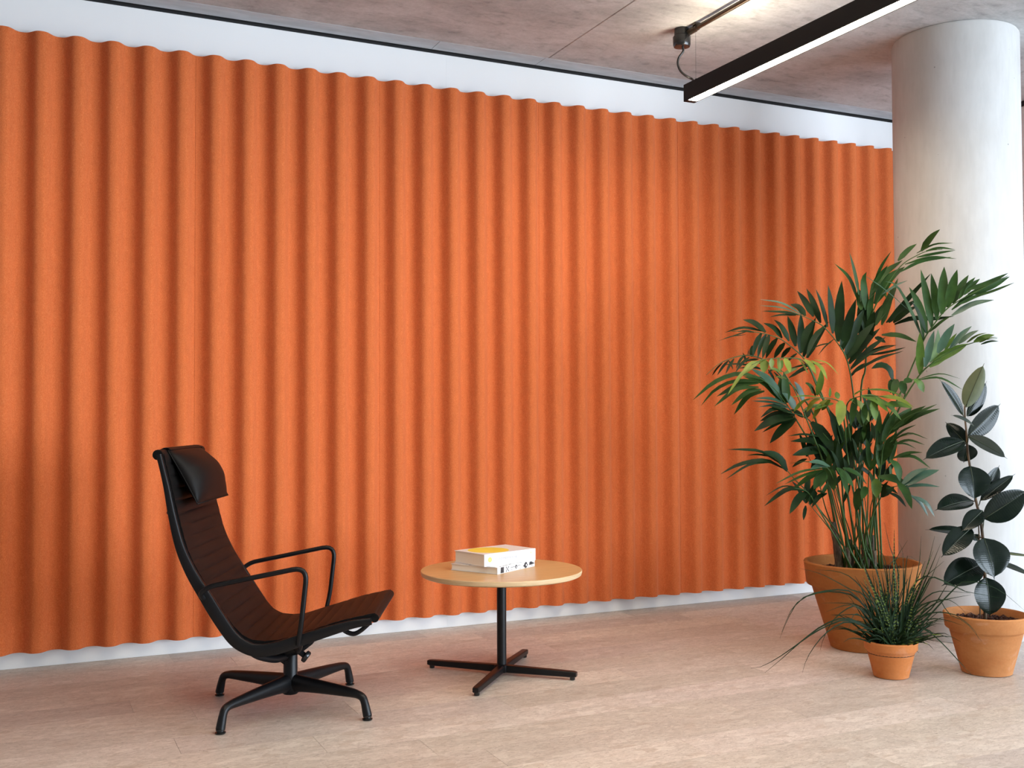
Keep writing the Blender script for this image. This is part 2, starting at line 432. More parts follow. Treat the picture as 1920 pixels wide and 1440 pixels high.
for x0, x1 in zip(xs, xs[1:]):
    n = len(prof); v_ = [(x0+.0015, y, z) for y, z in prof]+[(x1-.0015, y, z) for y, z in prof]
    f_ = [(i, (i+1) % n, n+(i+1) % n, n+i) for i in range(n)]+[tuple(range(n)), tuple(range(2*n-1, n-1, -1))]
    obj('edge_strip', v_, f_, M['concrete_strip'], ceiling, sharp=35)
# column
CC = (4.302, 3.847); CR = .301
v_, f_ = lathe((*CC, 0), [(CR-.004, .001), (CR, .006), (CR, ZC-.012), (CR-.006, ZC-.001)], 96)
o = struct('column', v_, f_, M['column'], sharp=40)

# ================================================================== CORRUGATED FELT PANELS
PIT = .15; X0 = .09; AMP = .0275; YM = W-.012-.052; PT = .009
def prof_y(x):
    p = 2*PI*(x-X0)/PIT
    return YM-AMP*(math.cos(p)-.08*math.cos(3*p))
seams = [-1.047+.9*i for i in range(8)]
lab = {0: 'orange corrugated felt wall panel, the leftmost and cut by the picture edge',
       1: 'orange corrugated felt wall panel behind the backrest of the black lounge chair',
       2: 'orange corrugated felt wall panel between the lounge chair and the round table',
       3: 'orange corrugated felt wall panel directly above and right of the stacked books',
       4: 'orange corrugated felt wall panel below the end of the hanging lamp, left of the palm',
       5: 'orange corrugated felt wall panel behind the tall palm, right of the fine seam',
       6: 'orange corrugated felt wall panel partly hidden by the concrete column'}
def felt_panel(x0, x1, label):
    n = 20*6; f = []; v = []
    ga, gb = (.0009 if abs(q-3.453) < .01 else .0005 for q in (x0, x1))
    xs = [x0+ga+(x1-x0-ga-gb)*i/n for i in range(n+1)]
    z0, z1 = .074, 2.789
    for x in xs:
        p = (prof_y(x+1e-4)-prof_y(x-1e-4))/2e-4; nl = math.hypot(1, p); nx, ny = p/nl, -1/nl
        y = prof_y(x); xb, yb = x-nx*PT, y-ny*PT
        v += [(x, y, z0), (x, y, z1), (xb, yb, z1), (xb, yb, z0)]
    for i in range(n):
        a = i*4; c = a+4
        f += [(a, a+1, c+1, c), (a+1, a+2, c+2, c+1), (a+2, a+3, c+3, c+2), (a+3, a, c, c+3)]
    f += [(0, 3, 2, 1), (n*4, n*4+1, n*4+2, n*4+3)]
    o = obj('felt_panel', v, f, M['felt'], None, sharp=50, origin=((x0+x1)/2, YM, z0))
    tag(o, label, 'wall panel', 'corrugated felt panels on the wall')
for i in range(7):
    felt_panel(seams[i], min(seams[i+1], 5.5), lab[i])

# ================================================================== LINEAR LAMPS
def linear_lamp(x, y0, y1, label, full):
    zb, zt = 2.628, 2.711; wd = .062; t = .004
    th = thing('linear_lamp', label, 'lamp', (x, (y0+y1)/2, zb), 'black linear lamps')
    b = MB()
    b.box((x, y0, zb), (x+t, y1, zt)); b.box((x+wd-t, y0, zb), (x+wd, y1, zt))
    b.box((x+t, y0, zb), (x+wd-t, y0+.0295, zt)); b.box((x+t, y1-.0295, zb), (x+wd-t, y1, zt))
    b.box((x+t, y0+.0295, zb+.03), (x+wd-t, y1-.0295, zb+.036))
    obj('housing', b.v, b.f, M['lamp_black'], th)
    d = boxm((x+.0065, y0+.030, zb+.0015), (x+wd-.0065, y1-.030, zb+.009)); obj('diffuser', d.v, d.f, M['led'], th)
    d = boxm((x+t+.0005, y0+.030, zt-.010), (x+wd-t-.0005, y1-.030, zt-.006)); obj('upper_diffuser', d.v, d.f, M['led_up'], th)
    xc = x+wd/2+.004
    for yy in ((y1-.055), (y0+.055)):
        b = MB(); b.sweep([(xc, yy, zt-.003), (xc, yy, zt+.02)], [.005, .0035], 8); b.sweep([(xc, yy, zt+.015), (xc, yy, ZC-.001)], .0006, 5)
        obj('suspension_wire', b.v, b.f, M['cable'], th)
    if full:
        pass
    return th
LAMP_X = 2.953
main_lamp = linear_lamp(LAMP_X, 1.88, 4.285, 'long black linear lamp with a glowing strip hanging left of the column', True)
linear_lamp(.25, .95, 3.35, 'long black linear lamp hanging outside the picture above the chair', False)
linear_lamp(1.60, .75, 3.15, 'long black linear lamp hanging outside the picture above the table', False)
# conduit, junction box and cable on the ceiling
th = thing('metal_conduit', 'dark metal conduit running along the concrete ceiling to a black junction box', 'conduit', (2.95, 4.28, ZC))
bc = Vector((2.945, 4.285, ZC))
v_, f_ = lathe(bc, [(.036, -.001), (.037, -.034), (.040, -.037), (.044, -.042), (.043, -.080), (.039, -.090), (.034, -.091)], 28)
obj('junction_box', v_, f_, M['black_plastic'], th, sharp=40)
b = MB(); b.sweep([(2.966, 4.26, ZC-.024), (2.966, 1.0, ZC-.024)], .0115, 12)
b.sweep([(2.952, 4.28, ZC-.024), (2.966, 4.25, ZC-.024), (2.966, 4.20, ZC-.024)], [.016, .0165, .0165], 12)
obj('pipe', b.v, b.f, M['bronze'], th, sharp=45)
for yy in (4.19, 3.2, 2.2):
    b = MB().box((2.950, yy-.012, ZC-.012), (2.982, yy+.012, ZC-.0005)); b.sweep([(2.966, yy-.010, ZC-.024), (2.966, yy+.010, ZC-.024)], .0145, 12)
    obj('pipe_clip', b.v, b.f, M['bronze'], th, sharp=45)
p0 = bc+Vector((.004, 0, -.089)); dep = (p0-EYEP).dot(fw)
cab = [p0]+[at(x, y, dep+.0) for x, y in ((1281, 96), (1273, 108), (1271, 120), (1276, 133), (1286, 142), (1297, 148))]+[Vector((LAMP_X+.031, 4.235, 2.7125))]
v_, f_ = sweep(catmull(cab, 5), .0058, 8); o = obj('cable', v_, f_, M['cable'], main_lamp, smooth=True)

# ================================================================== LOUNGE CHAIR
CP = Vector((.946, 3.98, 0)); TH = -.4343
cu = Vector((math.cos(TH), math.sin(TH), 0)); cw = Vector((-math.sin(TH), math.cos(TH), 0)); cz = Vector((0, 0, 1))
def C(a, wv, z): return CP+cu*a+cw*wv+cz*z
ch = thing('lounge_chair', 'black leather high-back lounge chair with ribbed seat, armrests and four-star base', 'chair', CP)
sling = [(-.407, .968), (-.374, .835), (-.347, .725), (-.314, .612), (-.268, .522), (-.215, .438), (-.160, .358), (-.108, .310), (-.052, .296), (.022, .302), (.115, .330), (.232, .366), (.312, .384), (.352, .392)]
sp = catmull([Vector((a, 0, z)) for a, z in sling], 14)
ln = [0]
for i in range(1, len(sp)): ln.append(ln[-1]+(sp[i]-sp[i-1]).length)
def sling_pt(s):
    for i in range(1, len(sp)):
        if s <= ln[i]+1e-9:
            t = (s-ln[i-1])/(ln[i]-ln[i-1]); d = (sp[i]-sp[i-1]).normalized()
            return sp[i-1].lerp(sp[i], t), d
    return sp[-1], (sp[-1]-sp[-2]).normalized()
RIB = ln[-1]/27; ns = 27*8; nw = 8; HW = .252
v = []; f = []
for side in (0, 1):
    for i in range(ns+1):
        s = ln[-1]*i/ns; P, d = sling_pt(s); nrm = Vector((-d.z, 0, d.x))
        if nrm.x < 0 and d.z < -.3: nrm = nrm
        nrm = Vector((-d.z, 0, d.x))      # points to the sitter
        puff = .0062*(abs(math.sin(PI*s/RIB))**.5)
        for k in range(nw+1):
            wv = -HW+2*HW*k/nw; e = 1-abs(wv/HW)**8*.8
            q = P+nrm*((.006+puff*e) if side == 0 else (-.006-puff*.7*e))
            v.append(C(q.x, wv, q.z))
A = (ns+1)*(nw+1)
for i in range(ns):
    for k in range(nw):
        a = i*(nw+1)+k
        f.append((a, a+1, a+nw+2, a+nw+1)); f.append((A+a, A+a+nw+1, A+a+nw+2, A+a+1))
    for k in (0, nw):
        a = i*(nw+1)+k; f.append((a, a+nw+1, A+a+nw+1, A+a))
for i in (0, ns):
    for k in range(nw):
        a = i*(nw+1)+k; f.append((a, a+1, A+a+1, A+a))
obj('sling_seat', v, f, M['leather'], ch, sharp=60)
# rolled leather edges
v_, f_ = sweep([C(.348, -.252, .380), C(.348, .252, .380)], .0155, 14); obj('front_roll', v_, f_, M['leather'], ch, sharp=50)
v_, f_ = sweep([C(-.418, -.262, .960), C(-.418, .262, .960)], .0185, 14); obj('top_roll', v_, f_, M['leather'], ch, sharp=50)
# side rails
rail = [(-.412, .962), (-.385, .852), (-.364, .745), (-.337, .638), (-.298, .548), (-.245, .460), (-.195, .380), (-.145, .312), (-.098, .281), (-.055, .272), (.010, .281), (.105, .312), (.205, .343), (.275, .362), (.338, .372)]
for sgn in (-1, 1):
    rp = catmull([C(a, sgn*.263, z) for a, z in rail], 5); n = len(rp)
    wid = [.009+.013*min(1, max(0, (i/n-.04)*3))*(1 if i/n < .72 else max(.25, 1-(i/n-.72)*2.9)) for i in range(n)]
    v_, f_ = rsweep(rp, .011, wid, cw); obj('side_rail', v_, f_, M['black_metal'], ch, sharp=50)
    lp = catmull([C(.225, sgn*.235, .348), C(.245, sgn*.235, .330), C(.272, sgn*.235, .322), C(.298, sgn*.235, .334), C(.330, sgn*.235, .362)], 5)
    v_, f_ = rsweep(lp, .007, .0075, cw); obj('rail_hook', v_, f_, M['black_metal'], ch, sharp=50)
    ap = fillet([C(-.250, sgn*.272, .455), C(-.258, sgn*.292, .476), C(-.222, sgn*.300, .502), C(.120, sgn*.302, .570), C(.098, sgn*.298, .37), C(.082, sgn*.272, .292)], [.015, .03, .055, .05], 6)
    v_, f_ = sweep(ap, [(.0088, .0088)]*len(ap), 10); o = obj('armrest', v_, f_, M['black_metal'], ch, sharp=60)
    # spreader arms from the pedestal head to the rail
    sa = catmull([C(-.012, sgn*.02, .196), C(-.035, sgn*.11, .205), C(-.075, sgn*.21, .238), C(-.10, sgn*.258, .272)], 5)
    v_, f_ = sweep(sa, [(.016-.008*i/(len(sa)-1), .012-.003*i/(len(sa)-1)) for i in range(len(sa))], 10); obj('spreader_arm', v_, f_, M['black_metal'], ch, sharp=60)
    sa = catmull([C(.03, sgn*.02, .225), C(.05, sgn*.11, .238), C(.075, sgn*.21, .268), C(.09, sgn*.258, .300)], 5)
    v_, f_ = sweep(sa, [(.016-.008*i/(len(sa)-1), .012-.003*i/(len(sa)-1)) for i in range(len(sa))], 10); obj('spreader_arm', v_, f_, M['black_metal'], ch, sharp=60)
v_, f_ = sweep([C(-.375, -.268, .757), C(-.375, .268, .757)], .0085, 10); obj('back_stretcher', v_, f_, M['black_metal'], ch, sharp=50)
# headrest pillow
v = []; f = []
T_ = Vector((-.400, 0, .975)); B_ = Vector((-.292, 0, .782)); ax = (B_-T_); nn = Vector((-ax.z, 0, ax.x)).normalized()
if nn.x < 0: nn = -nn
nu, nv = 18, 22; HWp = .208
for side in (1, -1):
    for i in range(nu+1):
        s = i/nu
        for k in range(nv+1):
            t = -1+2*k/nv
            bul = (math.sin(PI*s)**.62)*((1-abs(t)**2.6)**.6)
            bul *= (.052 if side > 0 else .026)*(1+.25*math.cos(PI*(s-.62)))
            ed = 1-.04*math.sin(PI*s)*abs(t)**6
            P = T_+ax*s+nn*(side*bul)
            wr = .0022*math.sin(s*26+abs(t)*5)*abs(t)**3*(1-abs(t)**6)
            P += nn*wr*side
            v.append(C(P.x, t*HWp*ed, P.z))
A = (nu+1)*(nv+1)
for s_ in (0, A):
    for i in range(nu):
        for k in range(nv):
            a = s_+i*(nv+1)+k; f.append((a, a+1, a+nv+2, a+nv+1))
bmv = v
pil = obj('headrest_pillow', v, f, M['leather'], ch, smooth=True)
bm = bmesh.new(); bm.from_mesh(pil.data); bmesh.ops.remove_doubles(bm, verts=bm.verts, dist=.0006); bmesh.ops.recalc_face_normals(bm, faces=bm.faces); bm.to_mesh(pil.data); bm.free()
b = MB()
for sgn in (-1, 1):
    b.sweep([C(*(lambda P: (P.x, sgn*HWp*(1-.04*math.sin(PI*i/12)), P.z))(T_+ax*(i/12))) for i in range(13)], .0022, 6)
b.sweep([C(B_.x, -HWp, B_.z), C(B_.x, HWp, B_.z)], .0022, 6)
obj('piping', b.v, b.f, M['leather'], pil, smooth=True)
v_ = []; f_ = []   # leather strap that holds the pillow over the top roll
sb = MB()
for i in range(9):
    t = PI*(.05+.95*i/8); pass
arc = [(-.395+.0, .974), (-.404, .981), (-.418, .9815), (-.432, .976), (-.4385, .962), (-.432, .945), (-.420, .925)]
v_, f_ = rsweep([C(a, 0, z) for a, z in arc], .19, .002, cw); obj('pillow_strap', v_, f_, M['leather'], ch, sharp=40)
# pedestal
v_, f_ = lathe(CP, [(.026, .052), (.034, .060), (.036, .085), (.032, .112), (.0265, .125), (.026, .205), (.024, .212)], 28); obj('pedestal', v_, f_, M['black_metal'], ch, sharp=45)
fr = (C(0, 0, 0), cu, cw, cz)
v_, f_ = rsweep([C(-.07, 0, .232), C(-.03, 0, .232), C(.03, 0, .245), C(.075, 0, .268), C(.115, 0, .302)], [.030, .040, .040, .028, .010], [.045, .05, .05, .05, .045], Vector((0, 0, 1)))
tm = obj('tilt_mechanism', v_, f_, M['black_metal'], ch, sharp=40)
v_, f_ = rsweep(catmull([C(.002, 0, .150), C(-.022, 0, .172), C(-.095, 0, .222), C(-.128, 0, .268)], 4), .006, .020, cz); obj('brace', v_, f_, M['black_metal'], ch, sharp=50)
kd = (cu*.80-cz*.60).normalized(); kp = C(.070, -.085, .212)
v_, f_ = sweep([kp-kd*.045, kp], .011, 10); obj('knob_stem', v_, f_, M['black_metal'], ch, sharp=50)
v_, f_ = sweep([kp-kd*.003, kp, kp+kd*.011, kp+kd*.015], [.017, .0225, .0225, .018], 18); obj('tension_knob', v_, f_, M['black_plastic'], ch, sharp=50)
feet = [(.650, 3.757), (.735, 4.268), (1.242, 4.202), (1.157, 3.693)]
for fx, fy in feet:
    d = Vector((fx, fy, 0))-CP; d.z = 0; R_ = d.length; d.normalize()
    path = [CP+d*.012+cz*.092, CP+d*.06+cz*.094, CP+d*.16+cz*.093, CP+d*.27+cz*.090, CP+d*(R_-.045)+cz*.0865, CP+d*(R_-.022)+cz*.078, CP+d*(R_-.012)+cz*.060, CP+d*(R_-.005)+cz*.035, CP+d*R_+cz*.016]
    rad = [(.036, .026), (.030, .023), (.024, .020), (.018, .0165), (.0148, .0145), (.0145, .0145), (.0142, .0142), (.0158, .0158), (.0165, .0165)]
    pp = catmull(path, 4); rr_ = []
    for i in range(len(pp)):
        t = i/4; k = min(int(t), len(rad)-2); fr_ = t-k
        rr_.append(tuple(rad[k][j]*(1-fr_)+rad[k+1][j]*fr_ for j in (0, 1)))
    v_, f_ = sweep(pp, rr_, 16); lg = obj('leg', v_, f_, M['black_metal'], ch, sharp=55)
    v_, f_ = lathe((fx, fy, 0), [(.0165, .0005), (.0185, .003), (.0185, .006), (.013, .0085), (.012, .011), (.016, .012), (.016, .018)], 20); obj('glide', v_, f_, M['black_plastic'], lg, sharp=40)

# ================================================================== ROUND TABLE
TC = Vector((1.868, 4.082, 0)); TZ = .443; TR = .341
tb = thing('side_table', 'low round oak-topped table on a black four-armed pedestal base', 'table', TC)
v_, f_ = lathe(TC, [(.02, TZ-.0235), (TR-.012, TZ-.0235), (TR-.003, TZ-.019), (TR, TZ-.010), (TR, TZ-.002), (TR-.0015, TZ)], 128)
o = obj('tabletop', v_, f_, [M['oak'], M['oak_edge']], tb, sharp=30)
for p in o.data.polygons:
    if abs(p.normal.z) < .8: p.material_index = 1
v_, f_ = lathe(TC, [(.075, TZ-.0300), (.075, TZ-.0237)], 32); obj('mounting_plate', v_, f_, M['black_metal'], tb, sharp=40)
v_, f_ = lathe(TC, [(.020, .020), (.020, TZ-.030)], 32); obj('post', v_, f_, M['black_metal'], tb, sharp=40)
fr = (TC, Vector((.7071, .7071, 0)), Vector((-.7071, .7071, 0)), Vector((0, 0, 1)))
v_, f_ = bbox((-.027, -.027, .012), (.027, .027, .046), .008, fr); obj('hub', v_, f_, M['black_metal'], tb, sharp=40)
for fx, fy in [(1.642, 4.328), (2.098, 3.869), (1.638, 3.819), (2.096, 4.329)]:
    d = Vector((fx, fy, 0))-TC; R_ = d.length+.012; d.normalize(); sd = Vector((-d.y, d.x, 0))
    P = [TC+d*.018+cz*.0275, TC+d*.10+cz*.0268, TC+d*(R_-.012)+cz*.0242, TC+d*R_+cz*.0240]
    v_, f_ = rsweep(P, [.0165, .0160, .0145, .012], [.0155, .0142, .0115, .009], sd)
    lg = obj('leg', v_, f_, M['black_metal'], tb, sharp=40)
    v_, f_ = lathe(TC+d*(R_-.018), [(.010, .0006), (.011, .002), (.011, .013)], 16); obj('glide', v_, f_, M['black_plastic'], lg, sharp=40)

# ================================================================== BOOKS
def book(name, label, c, ang, lx, ly, z0, th, board):
    """spine along local x on the -y side; pages show at local -x end"""
    ex = Vector((math.cos(ang), math.sin(ang), 0)); ey = Vector((-math.sin(ang), math.cos(ang), 0)); ez = Vector((0, 0, 1))
    org = Vector((c[0], c[1], z0)); fr = (org, ex, ey, ez)
    t = thing(name, label, 'book', org, 'books on the round table')
    b = MB(); b.box((0, 0, 0), (lx, ly, board), fr); b.box((0, 0, th-board), (lx, ly, th), fr)
    b.box((0, 0, board), (lx, board, th-board), fr)
    obj('cover', b.v, b.f, M['cover'], t)
    v_, f_ = MB().box((.003, board+.0005, board), (lx-.003, ly-.003, th-board), fr).v, MB().box((0, 0, 0), (1, 1, 1)).f
    obj('page_block', v_, f_, M['pages'], t)
    return t, fr
def flat(name, pts, m, parent, fr, plane, h=.0003):
    """thin printed shape; plane 'top' uses (x, y) at height z; 'spine' uses (x, z) on the -y face"""
    o, ex, ey, ez = fr; n = len(pts)
    if plane[0] == 'top': P = [o+ex*x+ey*y+ez*(plane[1]+q) for q in (0, h) for x, y in pts]
    else: P = [o+ex*x+ez*z-ey*q for q in (0, h) for x, z in pts]
    f = [tuple(range(n)), tuple(range(2*n-1, n-1, -1))]+[(i, (i+1) % n, n+(i+1) % n, n+i) for i in range(n)]
    return obj(name, P, f, m, parent)
def circ(cx, cy, r, n=40, sx=1, sy=1): return [(cx+r*sx*math.cos(2*PI*i/n), cy+r*sy*math.sin(2*PI*i/n)) for i in range(n)]
LZ = TZ+.0004; LT = .0275
lower, lf = book('book', 'white book with dark graphic marks on its spine, lying under the other', (1.791, 3.953), math.radians(31), .283, .238, LZ, LT, .0028)
S_ = ('spine',)
flat('spine_block', [(.022, .002), (.047, .002), (.047, LT-.002), (.024, LT-.002)], M['ink'], lower, lf, S_)
def stroke(x0, z0, x1, z1, w=.0011):
    w *= 1.5; dx, dz = x1-x0, z1-z0; l = math.hypot(dx, dz); nx, nz = -dz/l*w, dx/l*w
    flat('printed_line', [(x0+nx, z0+nz), (x1+nx, z1+nz), (x1-nx, z1-nz), (x0-nx, z0-nz)], M['ink'], lower, lf, S_)
for sx, sz in ((1, 1), (1, -1), (-1, 1), (-1, -1)):
    cx, cz_ = .073, LT/2; stroke(cx+sx*.001, cz_+sz*.0008, cx+sx*.009, cz_+sz*.0078, .0009)
    flat('printed_arrow', [(cx+sx*.011, cz_+sz*.0105), (cx+sx*.011, cz_+sz*.0045), (cx+sx*.0085, cz_+sz*.0075), (cx+sx*.004, cz_+sz*.0105)], M['ink'], lower, lf, S_)
stroke(.097, .0165, .128, .0172, .0006); stroke(.148, .0182, .166, .0186, .0006); stroke(.100, .010, .110, .004, .0004)
flat('printed_diamond', [(.138, .0060), (.148, .0145), (.142, .0235), (.136, .0235), (.129, .0145)], M['ink'], lower, lf, S_)
flat('printed_diamond_hole', [(.138, .0105), (.1425, .0145), (.140, .0185), (.1355, .0145)], M['cover'], lower, lf, S_, .0006)
stroke(.168, .001, .168, .0065, .0008); flat('printed_dot', circ(.169, .0175, .0016, 10), M['ink'], lower, lf, S_)
flat('printed_hexagon', [(.190, .0125), (.199, .0150), (.203, .022), (.212, .0265), (.221, .024), (.224, .016), (.231, .0135), (.225, .0105), (.220, .003), (.208, .0005), (.200, .007)], M['ink'], lower, lf, S_)
flat('printed_hexagon_hole', circ(.2165, .0130, .0042, 16, 1, 1.1), M['cover'], lower, lf, S_, .0006)
flat('printed_dome', [(.240, .0095), (.281, .0125), (.279, .0155), (.268, .0185), (.258, .0235), (.246, .024), (.240, .020)], M['ink'], lower, lf, S_)
stroke(.262, .0045, .262, .0105, .0008)
TP = ('top', LT)
flat('printed_bird', [(.004, .150), (.009, .120), (.018, .126), (.016, .138), (.022, .150), (.012, .146)], M['ink'], lower, lf, TP)
flat('printed_leaf', [(.006, .105), (.010, .092), (.014, .100)], M['ink'], lower, lf, TP)
for i, x in enumerate((.020, .045, .068, .098)):
    flat('printed_wave', [(x, .004+.002*i), (x+.012, .010+.002*i), (x+.026, .006+.003*i), (x+.014, .005+.002*i)], M['ink'], lower, lf, TP)
flat('printed_edge', [(.0005, .010), (.0005, .075), (.003, .078), (.0045, .012)], M['ink'], lower, lf, TP)
UZ = LZ+LT+.0008; UT = .0505
upper, uf = book('book', 'thick white book with a yellow disc on its cover, lying on top', (1.750, 3.993), math.radians(17.4), .292, .192, UZ, UT, .003)
flat('cover_disc', circ(.108, .098, .088, 56), M['yellow'], upper, uf, ('top', UT))
flat('spine_disc', circ(.031, .0265, .0105, 28), M['paleyellow'], upper, uf, S_)
flat('spine_disc_ray', [(.0285, .0265), (.031, .0315), (.0335, .0265), (.031, .0200)], mat('light_yellow_print', (.85, .80, .35), .4), upper, uf, S_, .0006)
def lettering(text, x, z, size, m, parent, fr, name='lettering'):
    cv = bpy.data.curves.new(name, 'FONT'); cv.body = text; cv.size = size; cv.extrude = .0001; cv.resolution_u = 3
    to = bpy.data.objects.new(name+'_tmp', cv); COL.objects.link(to)
    bpy.context.view_layer.update()
    me = bpy.data.meshes.new_from_object(to.evaluated_get(bpy.context.evaluated_depsgraph_get()))
    vs = [fr[0]+fr[1]*(x+q.co.x)+fr[3]*(z+q.co.y)-fr[2]*(.0002+q.co.z) for q in me.vertices]
    fs = [tuple(p.vertices) for p in me.polygons]
    bpy.data.objects.remove(to); bpy.data.meshes.remove(me)
    return obj(name, vs, fs, m, parent)
lettering('m bcg experiencing', .061, .0235, .0155, M['grey_ink'], upper, uf)
flat('publisher_flame', [(.262, .0325), (.267, .0330), (.2655, .0395), (.2635, .0380)], M['paleyellow'], upper, uf, S_)
for x in (.2575, .2635, .2690):
    flat('publisher_mark', [(x-.0009, .0225), (x+.0009, .0225), (x+.0009, .0315), (x-.0009, .0315)], M['pink_ink'], upper, uf, S_)

# ================================================================== POTS
def pot(parent, c, prof, m, soil_r, soil_z, seed, pr, cnt):
    v_, f_ = lathe((c[0], c[1], 0), prof, 72)
    # open vessel: drop the last cap (inside bottom stays)
    obj('pot', v_, f_, m, parent, sharp=38)
    v_, f_ = lathe((c[0], c[1], 0), [(soil_r, soil_z-.03), (soil_r, soil_z-.006), (soil_r*.6, soil_z-.002), (.01, soil_z)], 40); obj('soil', v_, f_, M['soil_dark'], parent, smooth=True)
    rnd = random.Random(seed); b = MB()
    bm = bmesh.new(); bmesh.ops.create_icosphere(bm, subdivisions=1, radius=1); bm.verts.index_update()
    iv = [q.co.copy() for q in bm.verts]; fi = [tuple(q.index for q in g.verts) for g in bm.faces]; bm.free()
    for i in range(cnt):
        r = (soil_r-pr*.8)*math.sqrt(rnd.random()); t = rnd.uniform(0, 2*PI); s = pr*rnd.uniform(.55, 1.15)
        o = Vector((c[0]+r*math.cos(t), c[1]+r*math.sin(t), soil_z+rnd.uniform(-.1, .6)*s))
        q = Quaternion((rnd.random(), rnd.random(), rnd.random(), rnd.random())).normalized(); sx = (rnd.uniform(.8, 1.2), rnd.uniform(.7, 1.1), rnd.uniform(.6, .95))
        b.add([o+(q @ Vector((p.x*sx[0], p.y*sx[1], p.z*sx[2])))*s for p in iv], fi)
    o = obj('clay_pebbles', b.v, b.f, M['soil'], parent); o['kind'] = 'stuff'

def pot_prof(rb, rl, rr, hl, hr, t):
    """rb base radius, rl radius under rim, rr rim radius, hl height of the rim's lower edge, hr full height, t wall"""
    rm = rl+(rr-rl)*.55
    return [(rb-.006, .0006), (rb-.001, .003), (rb, .008), (rl-.002, hl-.005), (rl, hl-.002), (rm, hl+.006), (rm+.003, hl+.010),
            (rr-.002, hr-.012), (rr, hr-.006), (rr-.003, hr-.001), (rr-.008, hr), (rr-t+.004, hr-.001), (rr-t, hr-.006), (rl-t-.004, hl-.02), (rb-t, .02), (.01, .02)]

# ------------------------------------------------------------------ leaf builders
def bez(P, n):
    """sample a smooth curve through 2..n points (3-D)"""
    P = [Vector(p) for p in P]
    if len(P) == 2: return [P[0].lerp(P[1], i/n) for i in range(n+1)]
    k = 8; c = catmull(P, k); l = [0]
    for i in range(1, len(c)): l.append(l[-1]+(c[i]-c[i-1]).length)
    out = []; j = 1
    for i in range(n+1):
        s = l[-1]*i/n
        while j < len(c)-1 and l[j] < s: j += 1
        d = max(l[j]-l[j-1], 1e-9); out.append(c[j-1].lerp(c[j], min(1, max(0, (s-l[j-1])/d))))
    return out
def blade(pts, width, nrm, fold=.25, shape='lance', n=8):
    """long leaf: ribbon with a folded midrib, tapering to both ends; nrm = upper-side hint"""
    P = bez(pts, n); v = []; f = []; m = len(P)
    for i, p in enumerate(P):
        T = (P[min(i+1, m-1)]-P[max(i-1, 0)]).normalized(); s = i/(m-1)
        B = T.cross(nrm)
        B = B.normalized() if B.length > 1e-5 else T.orthogonal().normalized()
        up = B.cross(T).normalized()
        if shape == 'lance': wdt = (min(1, .30+2.9*s) if s < .35 else 1)*(1-max(0, (s-.45)/.55)**2.1)
        elif shape == 'grass': wdt = 1-.92*s**1.6
        else: wdt = 1
        h = max(width*.5*wdt, .0004)
        v += [p-B*h+up*h*fold, p, p+B*h+up*h*fold]
    for i in range(m-1):
        a = i*3; f += [(a, a+1, a+4, a+3), (a+1, a+2, a+5, a+4)]
    return v, f

# ================================================================== PALM
PC = Vector((3.612, 3.815, 0))
palm = thing('potted_palm', 'tall bushy palm with feathery fronds in a large terracotta pot by the column', 'plant', PC)
pot(palm, PC, pot_prof(.148, .2315, .2655, .287, .402, .020), M['terra_big'], .236, .352, 5, .0105, 520)
PD = (PC-EYEP).dot(fw)+.03
SC = 1/4.5714
ORI = {1: (1500, 430), 2: (1300, 540), 3: (1340, 740), 6: (1400, 980), 0: (0, 0)}
def px(reg, x, y, dd, D0=PD):
    ox, oy = ORI[reg]; k = SC if reg else 1
    return at(ox+x*k, oy+y*k, D0+dd)
VIEW = -fw
prnd = random.Random(11)
def frond(reg, rachis, leaflets, col, dd0, dd1, up=.5, thick=.0050, base=None):
    """rachis: pixels, depth going from dd0 (base) to dd1 (tip). leaflets: (bx,by,tx,ty,w[,mid point][,colour]) in crop pixels"""
    n = len(rachis); R_ = [px(reg, x, y, dd0+(dd1-dd0)*i/(n-1)) for i, (x, y) in enumerate(rachis)]
    if base is not None: R_ = [base]+R_
    cp = catmull(R_, 5)
    v_, f_ = sweep(cp, [thick*(1-.75*i/(len(cp)-1)) for i in range(len(cp))], 6)
    fr = obj('frond', v_, f_, M['petiole'], palm, smooth=True)
    ox, oy = ORI[reg]
    for lf_ in leaflets:
        bx, by, tx, ty, wd = lf_[:5]; mid = None; cl = col
        for e in lf_[5:]:
            if isinstance(e, str): cl = e
            else: mid = e
        # depth of the base: nearest rachis sample in the picture
        k = min(range(n), key=lambda i: (rachis[i][0]-bx)**2+(rachis[i][1]-by)**2); db = dd0+(dd1-dd0)*k/(n-1)
        dt = db+prnd.uniform(-.09, .05)
        B_ = px(reg, bx, by, db); T_ = px(reg, tx, ty, dt)
        if mid: Mi = [px(reg, mid[i], mid[i+1], db+(dt-db)*.5) for i in range(0, len(mid), 2)]
        else:
            L_ = (T_-B_).length; Mi = [B_.lerp(T_, .55)+Vector((0, 0, .055*L_))]
        nr = (VIEW*prnd.uniform(.55, 1.0)+Vector((0, 0, 1))*up+RT*prnd.uniform(-.35, .35)).normalized()
        v_, f_ = blade([B_]+Mi+[T_], wd*SC*PD/F_PX*(1.0 if wd > 62 else 1.36 if wd > 28 else 1.2), nr, .22)
        obj('leaflet', v_, f_, M[cl], fr, smooth=True)
def soilpt(x, y=0): return Vector((PC.x+x*RT.x, PC.y+x*RT.y, .345))+Vector((fw.x, fw.y, 0))*y

